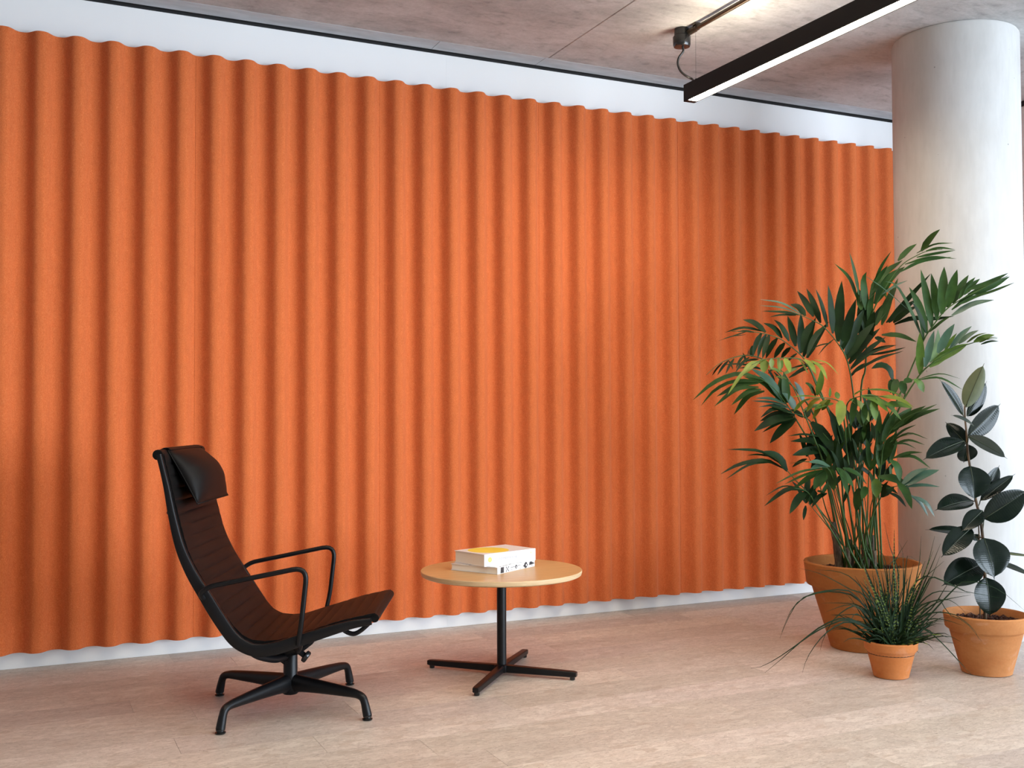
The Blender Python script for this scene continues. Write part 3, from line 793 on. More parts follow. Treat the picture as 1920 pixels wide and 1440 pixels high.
# A top right
frond(1, [(520, 1500), (560, 1200), (568, 1000), (590, 860), (620, 720), (690, 570), (780, 420), (880, 300), (1000, 225), (1100, 185), (1220, 170)],
 [(490, 600, 295, 293, 34, (420, 420)), (505, 560, 425, 200, 26, (470, 380)), (565, 690, 570, 365, 52, (540, 450)), (525, 690, 500, 505, 46), (620, 520, 780, 190, 22, (690, 330)), (640, 470, 750, 310, 34),
  (840, 270, 1000, 125, 34), (1040, 185, 1200, 0, 46, (1120, 80)), (1000, 205, 1310, 118, 16, (1150, 130)), (1080, 185, 1330, 175, 20, (1200, 160)), (1000, 240, 1330, 180, 22, (1180, 205)), (900, 300, 1340, 252, 20, (1120, 240)),
  (850, 370, 1300, 238, 22, (1040, 275)), (600, 590, 880, 265, 66, (690, 410)), (640, 640, 900, 320, 60, (750, 440)), (700, 560, 920, 440, 18, 'palm_grey'), (690, 480, 740, 592, 26, 'palm_light', (715, 510)), (600, 850, 645, 520, 40, (600, 650)),
  (650, 820, 840, 420, 46, (770, 590)), (700, 820, 800, 560, 34), (740, 800, 1120, 380, 30, (930, 590), 'palm_dark'), (760, 800, 1000, 600, 44, 'palm_dark', (880, 690)), (800, 800, 1015, 650, 40, 'palm_dark', (900, 720)), (810, 815, 1320, 745, 34, 'palm_dark', (960, 765, 1150, 768)),
  (700, 905, 1000, 965, 34, 'palm', (850, 910)), (640, 930, 735, 972, 40, 'palm_dark'), (575, 1060, 830, 992, 18, 'palm_dark', (700, 1010)), (590, 1080, 905, 1012, 20, 'palm_dark', (760, 1050)), (565, 1160, 870, 1050, 20, 'palm_dark', (690, 1100)),
  (520, 620, 525, 505, 22, 'palm_light'), (560, 400, 940, 700, 10, 'palm_grey', (720, 510)), (560, 1000, 500, 640, 60, 'palm_dark'), (570, 960, 640, 700, 56, 'palm_dark'), (560, 900, 560, 560, 50, 'palm_dark'), (590, 880, 740, 620, 40, 'palm_dark')],
 'palm', .02, -.22, base=soilpt(.02, .03))
# B upper left
frond(2, [(1420, 1300), (1390, 1050), (1375, 940), (1345, 730), (1300, 575), (1220, 450), (1115, 330), (1025, 280), (935, 240), (800, 200), (650, 195)],
 [(1030, 245, 890, 25, 40), (1090, 300, 970, 5, 40), (1150, 335, 1048, 8, 38), (1195, 390, 1155, -25, 50), (1240, 460, 1272, -62, 62), (1275, 530, 1395, 95, 60), (1300, 575, 1470, 170, 56), (1315, 610, 1560, 290, 58), (1335, 650, 1600, 345, 52),
  (1350, 690, 1650, 420, 34), (1345, 700, 1740, 490, 22, (1520, 560)), (1350, 740, 1800, 540, 22, (1560, 620)), (1120, 330, 965, 600, 34, (1030, 440)), (1030, 285, 930, 560, 44, (960, 410)), (960, 240, 830, 140, 44, (900, 165)), (930, 225, 570, 98, 16, (760, 130), 'palm_grey'),
  (920, 230, 570, 150, 14, (760, 170), 'palm_grey'), (900, 232, 590, 198, 18, (740, 205)), (880, 235, 650, 250, 16), (1210, 435, 1070, 575, 10), (1180, 470, 1000, 530, 10), (1260, 500, 1330, 300, 30), (1350, 745, 1480, 640, 18), (1350, 760, 1420, 690, 14)],
 'palm_dark', -.02, -.16, base=soilpt(-.01, .0))
# C left middle
frond(2, [(1240, 1300), (1120, 960), (1000, 690), (940, 595), (860, 520), (750, 440), (620, 395), (480, 372), (330, 372)],
 [(620, 380, 425, 272, 40, (520, 300)), (760, 430, 600, 300, 40, (690, 345)), (820, 455, 690, 272, 44, (750, 330)), (875, 500, 808, 240, 48), (918, 560, 922, 215, 48), (945, 590, 1050, 250, 42), (975, 600, 1160, 290, 40, (1060, 430)), (585, 385, 510, 590, 30, (535, 480)),
  (625, 395, 550, 605, 30, (575, 490)), (650, 400, 592, 605, 34, (620, 500)), (720, 430, 620, 605, 36, (665, 510)), (785, 470, 690, 605, 34), (835, 510, 750, 605, 30), (480, 365, 240, 445, 9, (360, 405)), (600, 372, 270, 382, 20, (430, 340)), (450, 400, 215, 455, 8), (520, 380, 380, 375, 16), (890, 560, 800, 640, 18)],
 'palm_dark', .0, -.18, base=soilpt(-.06, .02))
# D far-left arch
frond(2, [(1080, 1240), (900, 900), (760, 760), (640, 640), (540, 590), (430, 578), (300, 612), (200, 665), (112, 745)],
 [(430, 582, 365, 690, 20), (350, 605, 275, 740, 18), (300, 622, 205, 748, 18), (250, 642, 160, 752, 16), (480, 592, 360, 725, 22), (455, 640, 425, 555, 16), (500, 590, 505, 490, 30), (465, 580, 470, 520, 26), (700, 690, 640, 735, 20), (830, 690, 1130, 650, 16, (980, 655)), (850, 750, 1010, 655, 18),
  (560, 610, 420, 640, 18), (600, 650, 430, 660, 18), (560, 680, 250, 660, 16), (620, 700, 380, 690, 16), (690, 720, 800, 860, 18), (640, 700, 700, 800, 18), (820, 770, 1000, 690, 22), (300, 618, 340, 700, 14)],
 'palm_dark', .02, -.22, base=soilpt(-.08, .05))
# E yellowing arch towards the camera
frond(2, [(1260, 1400), (1160, 1060), (1080, 900), (1010, 720), (960, 645), (900, 606), (750, 600), (600, 615), (500, 660)],
 [(560, 630, 415, 745, 44, (490, 670)), (605, 612, 605, 728, 52), (670, 606, 668, 690, 34), (722, 602, 742, 712, 44, (728, 650)), (790, 602, 828, 728, 44, (805, 650)), (890, 606, 985, 738, 40, (930, 650)), (950, 612, 1052, 740, 40, (1005, 660)), (1010, 622, 1150, 785, 30, (1090, 680)),
  (1040, 615, 1245, 742, 12, (1150, 645)), (500, 650, 295, 915, 26, (400, 760)), (620, 612, 520, 670, 30)],
 'palm_yellow', -.10, -.36, .9, base=soilpt(-.03, -.06))
# E2 lone petiole with a frond tip
frond(2, [(1130, 1560), (1040, 1300), (960, 1100), (880, 900), (800, 760), (740, 690)], [(760, 720, 640, 690, 26), (745, 700, 760, 610, 30), (770, 740, 900, 690, 26), (800, 780, 690, 760, 22)], 'palm_light', -.10, -.22, .7, .005, base=soilpt(-.07, -.05))
# F left broad
frond(2, [(1100, 1500), (960, 1260), (870, 1110), (790, 985), (700, 870), (600, 790), (520, 740)],
 [(765, 965, 490, 690, 90, (640, 790), 'palm_grey'), (745, 960, 430, 760, 62, (600, 810)), (600, 790, -5, 962, 34, (400, 735, 180, 810)), (600, 800, 65, 1010, 28, (350, 800, 180, 880)), (560, 815, 200, 930, 36, (400, 830)), (560, 850, 180, 1015, 32, (370, 870)), (580, 870, 325, 1005, 34, (470, 890)), (610, 885, 348, 1085, 36, (470, 930)),
  (765, 980, 745, 765, 54), (800, 985, 775, 715, 54), (945, 975, 865, 800, 50, 'palm_grey'), (1035, 900, 958, 815, 70), (800, 1000, 530, 945, 26, (670, 950), 'palm_grey'), (810, 1015, 500, 968, 22, (660, 980), 'palm_grey'), (830, 1032, 560, 1020, 20, (700, 1005), 'palm_grey'), (780, 985, 700, 940, 40, 'palm_grey'), (880, 1040, 760, 900, 60, 'palm_grey')],
 'palm', -.02, -.22, .6, base=soilpt(-.07, .02))
# G dark fan left
frond(2, [(1200, 1500), (1080, 1240), (1000, 1140), (950, 1105), (880, 1080), (800, 1065)],
 [(850, 1070, 575, 1112, 34, (700, 1035)), (870, 1090, 570, 1142, 54, (720, 1085)), (860, 1110, 520, 1228, 60, (700, 1130)), (860, 1130, 590, 1238, 26, (730, 1160)), (880, 1120, 655, 1332, 62, (780, 1200)), (800, 1060, 640, 1010, 22), (940, 1110, 830, 1040, 40), (1010, 1150, 1200, 1420, 120, (1130, 1290), 'palm_dark'), (960, 1120, 1010, 1010, 40)],
 'palm_dark', -.02, -.14, .6, base=soilpt(-.05, .0))
# H front centre, drooping and light green
frond(2, [(1330, 1500), (1300, 1200), (1280, 1060), (1250, 975), (1160, 945), (1040, 945), (960, 970)],
 [(1000, 950, 858, 1062, 30, (930, 985)), (1085, 955, 970, 1065, 40, (1030, 980), 'palm_yellow'), (1150, 955, 1020, 1132, 36, (1090, 1010), 'palm_yellow'), (1175, 960, 1100, 1050, 40), (1265, 965, 1250, 1182, 84, (1262, 1050), 'palm_yellow'), (1100, 940, 830, 935, 16, (960, 925)), (1240, 950, 1225, 890, 30), (1170, 935, 1172, 850, 20), (1100, 1000, 930, 1060, 34), (1200, 990, 1030, 1050, 40), (1060, 920, 1092, 700, 40, (1095, 790)), (1040, 925, 1000, 830, 40, 'palm_dark')],
 'palm_light', -.14, -.40, .9, base=soilpt(.0, -.10))
frond(2, [(1380, 1500), (1330, 1200), (1310, 1050), (1340, 965), (1450, 925), (1580, 925), (1720, 950)],
 [(1340, 955, 1510, 1148, 70, (1440, 1015), 'palm_yellow'), (1440, 925, 1672, 1065, 54, (1570, 960)), (1560, 945, 1785, 1135, 50, (1680, 1020)), (1535, 965, 1562, 1140, 50), (1600, 930, 1885, 1022, 44, (1750, 950), 'palm_yellow'), (1480, 870, 1820, 942, 24, (1660, 880)), (1370, 920, 1480, 868, 20), (1500, 950, 1520, 1050, 44), (1650, 1000, 1880, 1030, 50, 'palm_light'), (1390, 940, 1350, 1180, 40, 'palm'), (1470, 1000, 1460, 1160, 40, 'palm')],
 'palm_light', -.14, -.36, .9, base=soilpt(.03, -.10))
# I right upper
frond(1, [(640, 1900), (790, 1560), (915, 1285), (1055, 960), (1130, 840), (1250, 690), (1400, 590), (1550, 515), (1700, 435), (1780, 400)],
 [(1055, 950, 735, 448, 26, (950, 700, 830, 485)), (1085, 890, 935, 495, 50, (1010, 640)), (1128, 840, 1035, 345, 72, (1080, 570)), (1172, 770, 1125, 378, 68, (1155, 570)), (1215, 725, 1236, 320, 60), (1265, 670, 1348, 345, 56), (1310, 635, 1445, 392, 44), (1360, 595, 1502, 412, 30), (1405, 560, 1542, 424, 30), (1430, 520, 1782, 376, 30, (1600, 465)), (1440, 560, 1797, 405, 40, (1620, 495)), (1470, 585, 1835, 458, 18, (1650, 530)),
  (1300, 740, 1662, 605, 34, (1480, 640), 'palm_grey'), (1110, 880, 1300, 740, 20), (1300, 690, 1610, 480, 26), (1350, 650, 1640, 540, 24), (1060, 940, 1020, 700, 28), (1080, 880, 960, 620, 34, 'palm_dark')],
 'palm', -.08, -.32, .3, base=soilpt(.06, -.02))
# J right middle
frond(1, [(640, 1950), (800, 1640), (900, 1440), (1025, 1250), (1110, 1165), (1250, 1070), (1400, 1000), (1550, 955), (1690, 935)],
 [(1030, 1240, 1028, 880, 50), (1070, 1180, 1150, 868, 44, 'palm_grey'), (1110, 1140, 1182, 855, 54, (1170, 990)), (1180, 1060, 1325, 810, 50, 'palm_grey'), (1240, 1040, 1345, 890, 24), (1285, 1020, 1472, 830, 34, 'palm_grey'), (1360, 980, 1532, 865, 34, 'palm_grey'), (1430, 970, 1602, 888, 34), (1490, 965, 1668, 905, 34), (1540, 970, 1697, 925, 24), (1550, 985, 1702, 960, 20, 'palm_grey'), (1150, 1130, 1440, 980, 56, (1300, 1050)), (1110, 1180, 1350, 1040, 40)],
 'palm_light', -.10, -.34, .5, base=soilpt(.07, -.04))
# K small drooping, right
frond(1, [(680, 1950), (820, 1600), (900, 1420), (880, 1340), (900, 1300), (1000, 1285)],
 [(795, 1295, 610, 1195, 50, (760, 1200, 690, 1165), 'palm_dark'), (800, 1280, 775, 1405, 50), (830, 1285, 800, 1425, 46), (870, 1300, 890, 1415, 50), (975, 1290, 1062, 1398, 48, (1020, 1320), 'palm_light'), (960, 1290, 885, 1315, 40), (1010, 1285, 1370, 1280, 9, (1200, 1238)), (1020, 1290, 1395, 1375, 20, (1200, 1275))],
 'palm', -.12, -.30, .7, base=soilpt(.07, -.07))
# L right lower
frond(3, [(1330, 1250), (1400, 760), (1425, 600), (1440, 470), (1480, 350), (1560, 255), (1680, 175), (1820, 120)],
 [(1402, 480, 1410, 130, 44), (1425, 430, 1495, 140, 44), (1440, 400, 1560, 130, 46), (1470, 350, 1640, 150, 40), (1480, 340, 1690, 112, 62, (1570, 230)), (1500, 330, 1810, 95, 44, (1650, 190)), (1530, 300, 1905, 82, 26, (1720, 170)), (1560, 290, 1930, 120, 34, (1740, 180)), (1510, 400, 1725, 258, 16, (1610, 310)), (1500, 410, 1825, 380, 12, (1660, 330)), (1530, 430, 1800, 430, 18, (1660, 390)), (1520, 390, 1700, 340, 12),
  (1530, 425, 1725, 462, 12, (1630, 420)), (1530, 545, 1780, 495, 24, (1660, 500)), (1545, 535, 1850, 632, 26, (1700, 530)), (1410, 620, 1400, 300, 70), (1430, 600, 1500, 360, 70), (1440, 560, 1560, 330, 60)],
 'palm', -.08, -.30, .4, base=soilpt(.06, -.06))
# M lowest left arch
frond(3, [(1090, 1250), (900, 985), (790, 830), (690, 730), (620, 650), (550, 590)],
 [(622, 655, 410, 485, 84, (540, 540)), (560, 590, 105, 470, 26, (400, 490, 250, 472)), (600, 640, 50, 682, 30, (430, 565, 210, 600)), (500, 580, 95, 725, 18, (300, 600)), (480, 530, 280, 520, 16)],
 'palm_dark', -.06, -.18, .6, base=soilpt(-.08, -.02))
# N low drooping left
frond(3, [(1080, 1300), (950, 1080), (860, 930), (810, 850), (760, 815), (680, 800)],
 [(800, 830, 425, 955, 32, (630, 810)), (792, 838, 642, 1022, 66, (720, 890)), (850, 820, 820, 945, 62), (962, 845, 832, 968, 30, (890, 880)), (740, 805, 440, 865, 12, (590, 785)), (880, 830, 960, 860, 30)],
 'palm_dark', -.12, -.26, .8, base=soilpt(-.06, -.08))
# O low front fan
frond(3, [(1150, 1300), (1100, 1000), (1040, 800), (1000, 680), (960, 625), (880, 590)],
 [(960, 630, 520, 765, 20, (740, 660)), (955, 640, 600, 768, 24, (770, 690)), (940, 650, 680, 805, 34, (810, 710)), (945, 655, 850, 812, 56), (1000, 640, 1020, 825, 52), (1045, 630, 1190, 790, 54, (1110, 690)), (1100, 630, 1305, 770, 40, (1220, 680)), (985, 615, 805, 580, 40, 'palm_grey'), (985, 610, 820, 640, 40, 'palm_grey'), (980, 620, 640, 590, 10, (800, 575)), (960, 690, 900, 800, 30), (1080, 640, 1140, 860, 40)],
 'palm', -.14, -.34, .8, base=soilpt(-.02, -.11))
# P low right
frond(3, [(1290, 1300), (1330, 1100), (1400, 930), (1450, 840), (1500, 800), (1600, 775)],
 [(1380, 720, 1385, 885, 84, (1385, 790), 'palm_light'), (1400, 705, 1690, 965, 60, (1560, 730, 1640, 830)), (1500, 560, 1590, 745, 74, (1560, 620)), (1600, 775, 1830, 628, 34, 'palm_grey', (1700, 680)), (1620, 775, 1925, 645, 54, 'palm_grey', (1780, 690)), (1640, 790, 1930, 790, 26, 'palm_grey', (1780, 775)), (1670, 860, 1832, 1045, 34, 'palm_grey', (1760, 930)), (1690, 870, 1885, 1045, 30, 'palm_grey', (1810, 930)), (1490, 840, 1642, 965, 34, (1570, 880), 'palm_dark'),
  (1430, 880, 1540, 790, 50, 'palm_dark'), (1440, 870, 1490, 740, 44, 'palm_dark'), (1240, 800, 1215, 1005, 74), (1300, 790, 1260, 900, 44), (1560, 740, 1690, 980, 50, (1640, 850))],
 'palm', -.10, -.32, .8, base=soilpt(.05, -.10))
# Q dark central mass
frond(3, [(1200, 1300), (1150, 900), (1090, 600), (1000, 420), (930, 330)],
 [(1085, 600, 840, 255, 96, (980, 430)), (1050, 520, 650, 400, 70, (850, 400)), (930, 470, 665, 520, 54, (800, 485)), (900, 360, 630, 355, 18, (760, 340)), (1090, 440, 985, 130, 60, (1040, 280)), (1130, 480, 1295, 255, 60, (1220, 360)), (1000, 480, 1060, 590, 40), (1110, 420, 1040, 200, 50, 'palm'), (1130, 440, 1170, 230, 50, 'palm'), (950, 420, 860, 310, 60), (1100, 700, 1020, 560, 50), (1150, 640, 1190, 400, 50, 'palm'), (1260, 420, 1290, 250, 40, 'palm')],
 'palm_dark', .0, -.12, .4, base=soilpt(-.01, .05))
# R extra stems and back leaves
for k, (pth, dd) in enumerate([([(1230, 1200), (1250, 700), (1262, 300)], .04), ([(1300, 1250), (1320, 700), (1345, 190)], .06), ([(1230, 1200), (1215, 600), (1205, 260)], .0), ([(1340, 1250), (1400, 850), (1500, 560)], -.05), ([(1150, 1250), (1020, 820), (930, 600)], .02), ([(1250, 1250), (1180, 800), (1130, 480)], -.04), ([(1290, 1280), (1270, 900), (1275, 250)], -.03), ([(1320, 1280), (1340, 950), (1430, 720)], -.03), ([(1090, 1280), (960, 1000), (880, 700), (790, 500)], .03), ([(1180, 1290), (1080, 950), (980, 700)], -.06), ([(1100, 1290), (930, 1080), (780, 900)], -.06), ([(1200, 1290), (1160, 1000), (1080, 640)], -.08), ([(1160, 1290), (1100, 1000), (1010, 560)], -.02), ([(1300, 1290), (1300, 1000), (1230, 560)], -.08), ([(1240, 1290), (1220, 1000), (1160, 720)], -.10), ([(1330, 1290), (1360, 1000), (1330, 620)], -.06), ([(1140, 1290), (1060, 1020), (900, 480)], .02), ([(1210, 1290), (1230, 950), (1300, 420)], .05)]):
    ex_ = pth[-1]
    frond(3, pth, [(ex_[0], ex_[1], ex_[0]+prnd.uniform(-60, 60), ex_[1]-prnd.uniform(190, 280), 38), (ex_[0], ex_[1]+30, ex_[0]+prnd.uniform(50, 130), ex_[1]-prnd.uniform(130, 200), 32), (ex_[0], ex_[1]+30, ex_[0]-prnd.uniform(50, 130), ex_[1]-prnd.uniform(130, 200), 32), (ex_[0], ex_[1]+50, ex_[0]+prnd.uniform(-150, 150), ex_[1]+prnd.uniform(120, 220), 28)],
          'palm_dark' if k % 3 else 'palm', dd, dd-.06, .4, .0048, base=soilpt(-.10+.2*((k*5) % 11)/10, .08-.16*((k*3) % 11)/10))
# fibrous stem bases
for i, (x0, y0, x1, y1, zt, r) in enumerate([(-.105, .0, -.135, .0, .585, .017), (-.04, .03, -.045, .03, .50, .012), (.005, -.02, .01, -.02, .53, .020), (.055, .02, .06, .02, .52, .013), (-.075, -.04, -.085, -.05, .47, .012), (.03, -.06, .035, -.07, .46, .012)]):
    a = soilpt(x0, y0); b_ = soilpt(x1, y1); b_.z = zt
    P = bez([a, a.lerp(b_, .5)+Vector((.004, 0, 0)), b_], 8)
    v_, f_ = sweep(P, [r*(1.15-.35*k/8)*(1+.10*math.sin(k*2.3+i)) for k in range(9)], 10); obj('stem', v_, f_, M['trunk'], palm, sharp=70)

# ================================================================== RUBBER PLANT
RC = Vector((3.732, 3.220, 0))
rub = thing('rubber_plant', 'rubber plant with broad dark glossy leaves in a medium terracotta pot at right', 'plant', RC)
pot(rub, RC, pot_prof(.1015, .1475, .170, .180, .250, .014), M['terra_rub'], .148, .214, 9, .0085, 420)
RD = (RC-EYEP).dot(fw)+.03
K4 = 1/5.536; K5 = 1/3.512
def r4(x, y, dd): return at(1700+x*K4, 660+y*K4, RD+dd)
def r5(x, y, dd): return at(1700+x*K5, 880+y*K5, RD+dd)
def ell_leaf(name, B_, T_, wid, nrm, bow, m, cup=.18, rib_m=None, nseg=14, stem_from=None):
    """broad elliptic leaf with drip tip; nrm = direction its upper face looks to; bow = how far the middle bulges along nrm"""
    ax_ = T_-B_; Ln = ax_.length; T = ax_.normalized(); n_ = (nrm-T*nrm.dot(T)).normalized(); S2 = T.cross(n_)
    v = []; f = []; uv = []; nk = 4
    for i in range(nseg+1):
        s = i/nseg
        body = min(1, s/.93)
        h = math.sin(PI*min(1, body))**.58*(1+.10*math.cos(PI*s)) if body < 1 else 0
        h = max(h*.5*wid, .0013*(1-s)+.0006)
        c0 = B_+ax_*s+n_*(bow*Ln*(4*s*(1-s)))
        for k in range(-nk, nk+1):
            t = k/nk; z = cup*h*abs(t)**1.2 - .12*h*abs(t)**4+.010*wid*math.sin(s*34)*(abs(t)*(1-abs(t)))*1.5
            v.append(c0+S2*(h*t)+n_*z); uv.append((s, t))
    m_ = 2*nk+1
    for i in range(nseg):
        for k in range(2*nk):
            a = i*m_+k; f.append((a, a+1, a+m_+1, a+m_))
    o = obj(name, v, f, m, rub, smooth=True)
    ul = o.data.uv_layers.new(name='UVMap')
    for lp in o.data.loops: ul.data[lp.index].uv = uv[lp.vertex_index]
    rb = [B_+ax_*(i/10)+n_*(bow*Ln*(4*(i/10)*(1-i/10))+.0008) for i in range(10)]
    v_, f_ = sweep(rb, [.0019*(1-.75*i/9) for i in range(10)], 6); obj('midrib', v_, f_, rib_m or M['rib'], o, smooth=True)
    if stem_from is not None:
        v_, f_ = sweep(bez([stem_from, stem_from.lerp(B_, .5)+Vector((0, 0, -.004)), B_], 5), .0023, 7); obj('leaf_stalk', v_, f_, M['rib'], o, smooth=True)
    return o
V_ = VIEW; U_ = Vector((0, 0, 1))
def px2m(p, k): return p*k*RD/F_PX
stem = [Vector((RC.x-.004, RC.y, .205))]+[r5(518, 800, 0), r5(515, 700, 0), r5(500, 440, 0), r5(480, 300, 0), r5(455, 200, 0), r4(640, 1080, 0), r4(622, 850, 0), r4(606, 690, 0), r4(602, 560, 0)]
v_, f_ = sweep(catmull(stem, 4), [.0078-.0045*i/36 for i in range(37)], 9); obj('stem', v_, f_, M['bark'], rub, smooth=True)
st2 = [Vector((RC.x-.022, RC.y+.01, .205)), r5(480, 720, .03), r5(478, 480, .03), r5(470, 300, .03)]
v_, f_ = sweep(catmull(st2, 5), .003, 7); obj('stem', v_, f_, M['bark'], rub, smooth=True)
Lf = [
 # kind, base, tip, width px(crop), k, normal, bow, material, stalk start
 (r4(612, 575, 0), r4(806, 116, -.03), px2m(185, K4), (-V_*.9+RT*.25).normalized()*-1, -.03, 'rubber_under', None),
 (r4(622, 665, .02), r4(832, 300, .05), px2m(190, K4), (V_*.6+RT*.5+U_*.2), .02, 'rubber', None),
 (r4(585, 655, 0), r4(338, 280, -.05), px2m(125, K4), (V_*.7-RT*.1+U_*.6), .03, 'rubber', r4(606, 690, 0)),
 (r4(697, 768, -.03), r4(458, 655, -.06), px2m(75, K4), (V_*.5+U_*.6), .06, 'rubber_grey', None),
 (r4(635, 870, .01), r4(975, 535, .04), px2m(235, K4), (V_*.9+RT*.2-U_*.1), .02, 'rubber', r4(625, 900, 0)),
 (r4(640, 878, -.02), r4(1046, 1110, -.08), px2m(175, K4), (V_*.75+U_*.65), .04, 'rubber_grey', r4(630, 960, 0)),
 (r4(612, 950, .04), r4(400, 725, .09), px2m(165, K4), (V_*.8+U_*.5-RT*.2), .03, 'rubber', r4(622, 950, 0)),
 (r4(595, 925, -.02), r4(168, 1122, -.10), px2m(215, K4), (V_*.72+U_*.70), .05, 'rubber', r4(622, 950, 0)),
 (r4(640, 960, .05), r4(590, 1150, .10), px2m(210, K4), (V_*.85+U_*.5), .03, 'rubber', None),
 (r5(418, -22, -.03), r5(446, 208, -.07), px2m(212, K5), (V_*.9+U_*.35+RT*.05), .05, 'rubber', None),
 (r5(485, 205, .02), r5(715, 30, .05), px2m(78, K5), (V_*.8+U_*.5), .03, 'rubber', r5(472, 240, 0)),
 (r5(495, 175, .04), r5(612, -28, .08), px2m(105, K5), (V_*.9+RT*.1), .02, 'rubber', None),
 (r5(520, 150, .06), r5(600, 85, .07), px2m(70, K5), (V_*.9+RT*.1), .02, 'rubber', None),
 (r5(508, 325, -.01), r5(800, 135, -.02), px2m(185, K5), (V_*.85+U_*.2+RT*.2), .03, 'rubber', r5(502, 390, 0)),
 (r5(432, 205, .02), r5(183, 272, -.05), px2m(145, K5), (V_*.62+U_*.78), .05, 'rubber', r5(455, 205, 0)),
 (r5(500, 272, -.03), r5(360, 412, -.08), px2m(112, K5), (V_*.8+U_*.5-RT*.2), .04, 'rubber', r5(485, 300, 0)),
 (r5(425, 385, -.06), r5(225, 582, -.12), px2m(140, K5), (V_*.8+U_*.4-RT*.3), .04, 'rubber', None),
 (r5(452, 440, .04), r5(122, 398, .02), px2m(85, K5), (V_*.6+U_*.8), .05, 'rubber', r5(498, 450, 0)),
 (r5(508, 452, -.05), r5(577, 728, -.11), px2m(252, K5), (V_*.9+U_*.45+RT*.12), .05, 'rubber', r5(502, 450, 0)),
 (r5(488, 625, -.02), r5(228, 770, -.09), px2m(190, K5), (V_*.8+U_*.55-RT*.15), .05, 'rubber', r5(512, 660, 0)),
 (r5(522, 712, -.06), r5(548, 975, -.085), px2m(202, K5), (V_*.95+U_*.2), .06, 'rubber', r5(516, 700, 0)),
 (r5(600, 545, .05), r5(840, 575, .04), px2m(44, K5), (V_*.35+U_*.9), .03, 'rubber_under', r5(510, 540, 0)),
 (r5(600, 615, .04), r5(840, 712, .02), px2m(62, K5), (V_*.5+U_*.8), .03, 'rubber_grey', r5(512, 620, 0)),
 (r5(470, 470, .06), r5(440, 425, .07), px2m(60, K5), (V_*.9+U_*.3), .02, 'rubber', None),
]
for i, (B_, T_, wd, nr, bow, mm, stt) in enumerate(Lf):
    ell_leaf('leaf', B_, T_, wd, nr, bow, M[mm], .34 if mm != 'rubber_under' else -.15, None, stem_from=stt)

# ================================================================== SMALL BLADED PLANT
GC = Vector((3.316, 3.342, 0))
gr = thing('spiky_plant', 'small plant of thin dark banded blades in the smallest terracotta pot', 'plant', GC)
pot(gr, GC, pot_prof(.0712, .0965, .1092, .108, .151, .011), M['terra_small'], .094, .128, 3, .006, 160)
GD = (GC-EYEP).dot(fw)
grnd = random.Random(21)
def g6(x, y, dd): return at(1400+x*SC, 980+y*SC, GD+dd)
def g5(x, y, dd): return at(1700+x*K5, 880+y*K5, GD+dd)
def crown(spread=.05):
    r = spread*math.sqrt(grnd.random()); t = grnd.uniform(0, 2*PI); return Vector((GC.x+r*math.cos(t), GC.y+r*math.sin(t), .128))
def gblade(pts, wd, mname, n=12):
    nr = (VIEW+Vector((0, 0, .6))+RT*grnd.uniform(-.4, .4)).normalized()
    v_, f_ = blade(pts, wd, nr, .45, 'grass', n); obj('leaf', v_, f_, M[mname], gr, smooth=True)
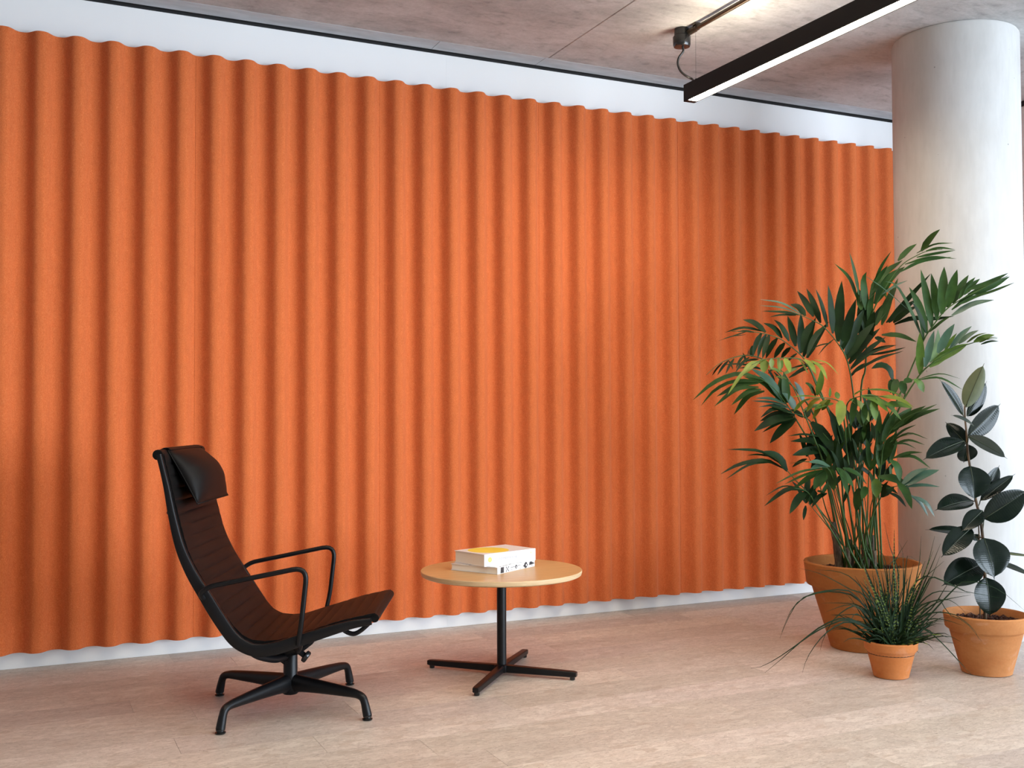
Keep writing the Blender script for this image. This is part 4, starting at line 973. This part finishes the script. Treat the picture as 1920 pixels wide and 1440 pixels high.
traced = [
 ([(1120, 850), (900, 600), (740, 580), (560, 610), (440, 680), (350, 830), (285, 990)], -.05),
 ([(1110, 840), (930, 640), (740, 592), (600, 605), (500, 640), (400, 720), (330, 860), (300, 940)], -.03),
 ([(1080, 900), (850, 820), (640, 890), (440, 1040), (250, 1170), (110, 1240), (35, 1250)], -.12),
 ([(1080, 910), (860, 835), (660, 900), (480, 1010), (320, 1150), (155, 1288)], -.14),
 ([(1090, 920), (880, 850), (700, 930), (580, 1060), (510, 1180), (478, 1285)], -.16),
 ([(1120, 850), (950, 720), (850, 745), (740, 840), (660, 990), (630, 1095)], -.10),
 ([(1150, 800), (1000, 620), (900, 580), (700, 470), (560, 415), (450, 393)], .02),
 ([(1150, 780), (1010, 590), (880, 460), (750, 415), (585, 405)], .05),
 ([(1150, 850), (980, 720), (820, 690), (640, 690)], .0),
 ([(1150, 850), (990, 740), (860, 705), (680, 765)], -.04),
 ([(1130, 880), (980, 800), (840, 790), (720, 800)], -.04),
 ([(1360, 850), (1400, 600), (1480, 480), (1560, 460), (1680, 500), (1800, 560), (1920, 610)], -.02),
 ([(1370, 860), (1460, 720), (1600, 600), (1760, 590), (1900, 605)], .0),
 ([(1390, 900), (1500, 780), (1640, 680), (1800, 640), (1920, 620)], -.06),
 ([(1380, 880), (1480, 720), (1700, 660), (1800, 700), (1880, 780)], -.08),
 ([(1340, 850), (1420, 880), (1550, 930), (1680, 1040), (1800, 1170), (1925, 1300)], -.10),
 ([(1380, 880), (1560, 780), (1750, 780), (1850, 830), (1950, 920), (1990, 1000)], -.09),
 ([(1380, 890), (1560, 830), (1700, 835), (1850, 880)], -.07),
 ([(1250, 800), (1200, 500), (1130, 165)], .02), ([(1280, 800), (1300, 450), (1225, 200), (1180, 0)], .05), ([(1380, 820), (1470, 400), (1495, 110)], .03), ([(1390, 820), (1530, 420), (1612, 115)], .02),
 ([(1390, 830), (1560, 430), (1662, 180)], -.02), ([(1250, 800), (1260, 380), (1380, 150)], .06), ([(1200, 800), (1010, 380), (870, 80)], .07), ([(1230, 800), (1080, 320), (960, 215), (840, 200)], .08), ([(1230, 780), (1190, 340), (1120, 235), (1050, 215)], .06),
 ([(1330, 800), (1370, 330), (1400, 290), (1460, 330)], .05), ([(1290, 820), (1220, 420), (1290, 300), (1400, 310)], .03), ([(1400, 830), (1540, 560), (1660, 280)], -.04), ([(1350, 760), (1340, 300), (1300, 160)], -.06),
 ([(1420, 880), (1540, 800), (1620, 770)], -.06), ([(1420, 900), (1540, 870), (1620, 890)], -.07), ([(1180, 950), (1040, 910), (870, 940)], -.12), ([(1190, 960), (1060, 920), (965, 1000)], -.13), ([(1420, 960), (1440, 1080), (1478, 1118)], -.08),
 ([(1000, 820), (930, 780), (870, 910)], -.10), ([(1330, 880), (1450, 560), (1690, 330)], .0), ([(1400, 860), (1580, 740), (1700, 560), (1760, 470)], .03),
]
for P, dd in traced:
    pts = [crown(.055)]+[g6(x, y, dd*(i+1)/len(P)) for i, (x, y) in enumerate(P)]
    pts[1] = pts[0].lerp(pts[1], .8)
    gblade(pts, .0085, 'grass', 14)
for P, dd in [([(150, 720), (190, 715), (300, 760), (400, 810), (470, 820), (612, 846)], -.08), ([(330, 770), (430, 740), (520, 755), (640, 815), (775, 930)], -.10), ([(180, 860), (270, 950), (390, 1010), (495, 1135)], -.13), ([(90, 1045), (200, 1115), (310, 1225), (425, 1352)], -.14)]:
    gblade([crown(.05)]+[g5(x, y, dd*(i+2)/(len(P)+1)) for i, (x, y) in enumerate(P)], .0075, 'grass', 14)
# thick banded upright blades
for x0, y0, x1, y1, dd, wd in [(1150, 720, 1000, 380, -.06, .016), (1200, 540, 1265, 60, -.02, .014), (1340, 560, 1250, 250, -.03, .012), (1430, 640, 1530, 330, -.05, .012), (1390, 980, 1440, 560, -.09, .015), (1210, 990, 1225, 700, -.10, .011), (1330, 700, 1310, 380, -.04, .013), (1480, 480, 1600, 240, -.02, .010), (1230, 620, 1120, 400, 0, .012), (1290, 980, 1130, 560, -.07, .013), (1180, 960, 1090, 600, -.07, .012)]:
    B_ = crown(.045); gblade([B_, B_.lerp(g6(x1, y1, dd), .5)+RT*((x0-(x1+1240)/2)*SC*GD/F_PX*.35), g6(x1, y1, dd)], wd, 'grass_band', 10)
for i in range(200):
    t = grnd.uniform(0, 2*PI); el = grnd.uniform(.35, 1.5); Ln = grnd.uniform(.14, .28) if el < 1.05 else grnd.uniform(.16, .40)
    B_ = crown(.07); d = Vector((math.cos(t)*math.cos(el), math.sin(t)*math.cos(el), math.sin(el)))
    dr = .16*Ln*(1.3-el*.6)
    P = [B_, B_+d*Ln*.45, B_+d*Ln*.8+Vector((0, 0, -dr*.5)), B_+d*Ln+Vector((0, 0, -dr*1.4))]
    gblade(P, grnd.uniform(.0065, .0115), 'grass' if grnd.random() < .8 else 'grass_band', 7)
